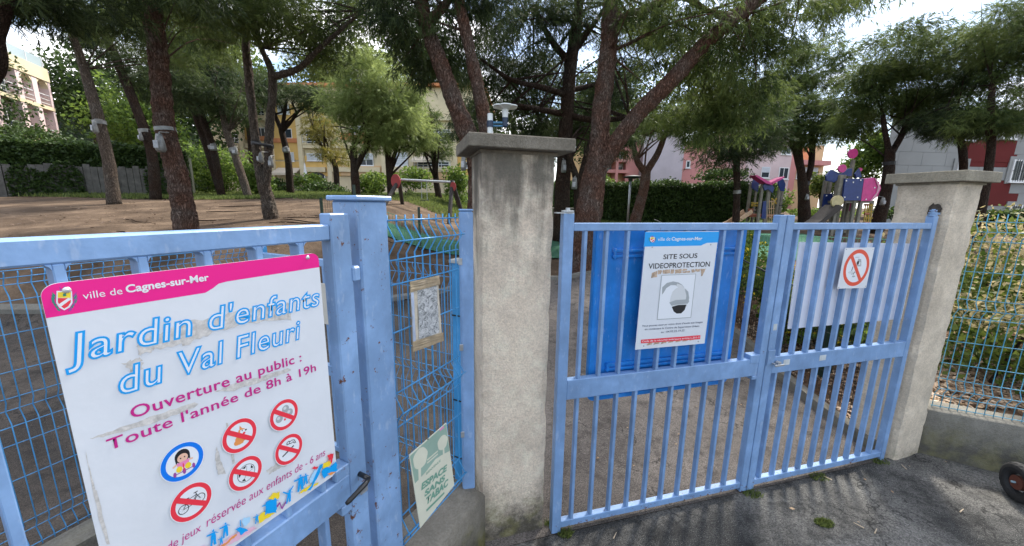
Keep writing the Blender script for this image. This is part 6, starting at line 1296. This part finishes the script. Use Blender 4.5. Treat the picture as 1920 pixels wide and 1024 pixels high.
# grey building with red panels
FE = Fr(0, 17, 86); B = Bld('grey_building', 'pale grey block-built building with red wall panels and barred windows', FE)
a, b, z0, z1 = B.rc(1662, 225, 2150, 430); zt_ = B.fr.p(1900, 222)[1]; aL = B.fr.p(1655, 330)[0]
MB().prismz([(aL, .03), (b, .03), (b, 12), (aL+14.5, 12)], .5, zt_).build('wall', GREYW, B.t); MB().prismz([(aL-.15, -.2), (b, -.2), (b, 12.2), (aL+14.6, 12.2)], zt_, zt_+.25).build('roof', GREYW, B.t)
# large wall blocks, each proud of the recessed joints
holes = [B.rc(*r) for r in ((1792, 304, 1809, 321), (1893, 300, 1925, 341), (1803, 243, 1823, 263), (1876, 238, 1900, 260), (1890, 384, 1912, 400))]
reds = [B.rc(*r) for r in ((1814, 263, 1902, 304), (1846, 340, 1890, 386))]
bw, bh = 1.25, .62; r = random.Random(3); meshes = {}
x = aL; col_n = int((b-aL)/bw)
for j in range(int((zt_-1.0)/bh)+1):
    zc = 1.0+j*bh; x = aL+.002
    while x < b-.1:
        wb = bw if not (x < aL+.01 and j % 2) else bw*.5
        x1_, z1_ = min(x+wb, b), min(zc+bh, zt_-.005)
        cut = False
        for h in holes:
            if x < h[1] and x1_ > h[0] and zc < h[3] and z1_ > h[2]: cut = True
        isr = any(h[0] < (x+x1_)/2 < h[1] and h[2] < (zc+z1_)/2 < h[3] for h in reds)
        if z1_-zc > .05:
            key = (round(x1_-x, 3), round(z1_-zc, 3), isr)
            if key not in meshes: meshes[key] = MB().box(0, key[0]-.012, 0, .03, 0, key[1]-.012).mesh('wall_block', REDW if isr else GREYW)
            link('wall_block', meshes[key], B.t, (x, 0, zc))
        x = x1_
for r_ in reds:
    B.bx('red_panel', r_[0], r_[1], r_[2], r_[3], -.02, -.002, REDW)
for r_ in ((1792, 304, 1809, 321), (1893, 300, 1925, 341), (1803, 243, 1823, 263), (1876, 238, 1900, 260), (1890, 384, 1912, 400)): 
    B.window(r_, 'grille', d=-.06)
    a_, b_, z0_, z1_ = B.rc(*r_); MB().box(a_-.18, b_+.18, -.05, -.003, z1_, z1_+.16).box(a_-.18, a_, -.05, -.003, z0_-.1, z1_).box(b_, b_+.18, -.05, -.003, z0_-.1, z1_).build('window_surround', GREYW, B.t)
# dark green planter/box hedge at its foot
hedge('hedge', 'low dark green hedge at the foot of the grey building', wl(1755, 15), wl(2060, 12.5), 1.0, 1.95, .8, 9000, HEDGE, .09)
print('TRIS', sum(len(o.data.loops)-2*len(o.data.polygons) for o in bpy.data.objects if o.type == 'MESH'), 'OBJ', len(bpy.data.objects))
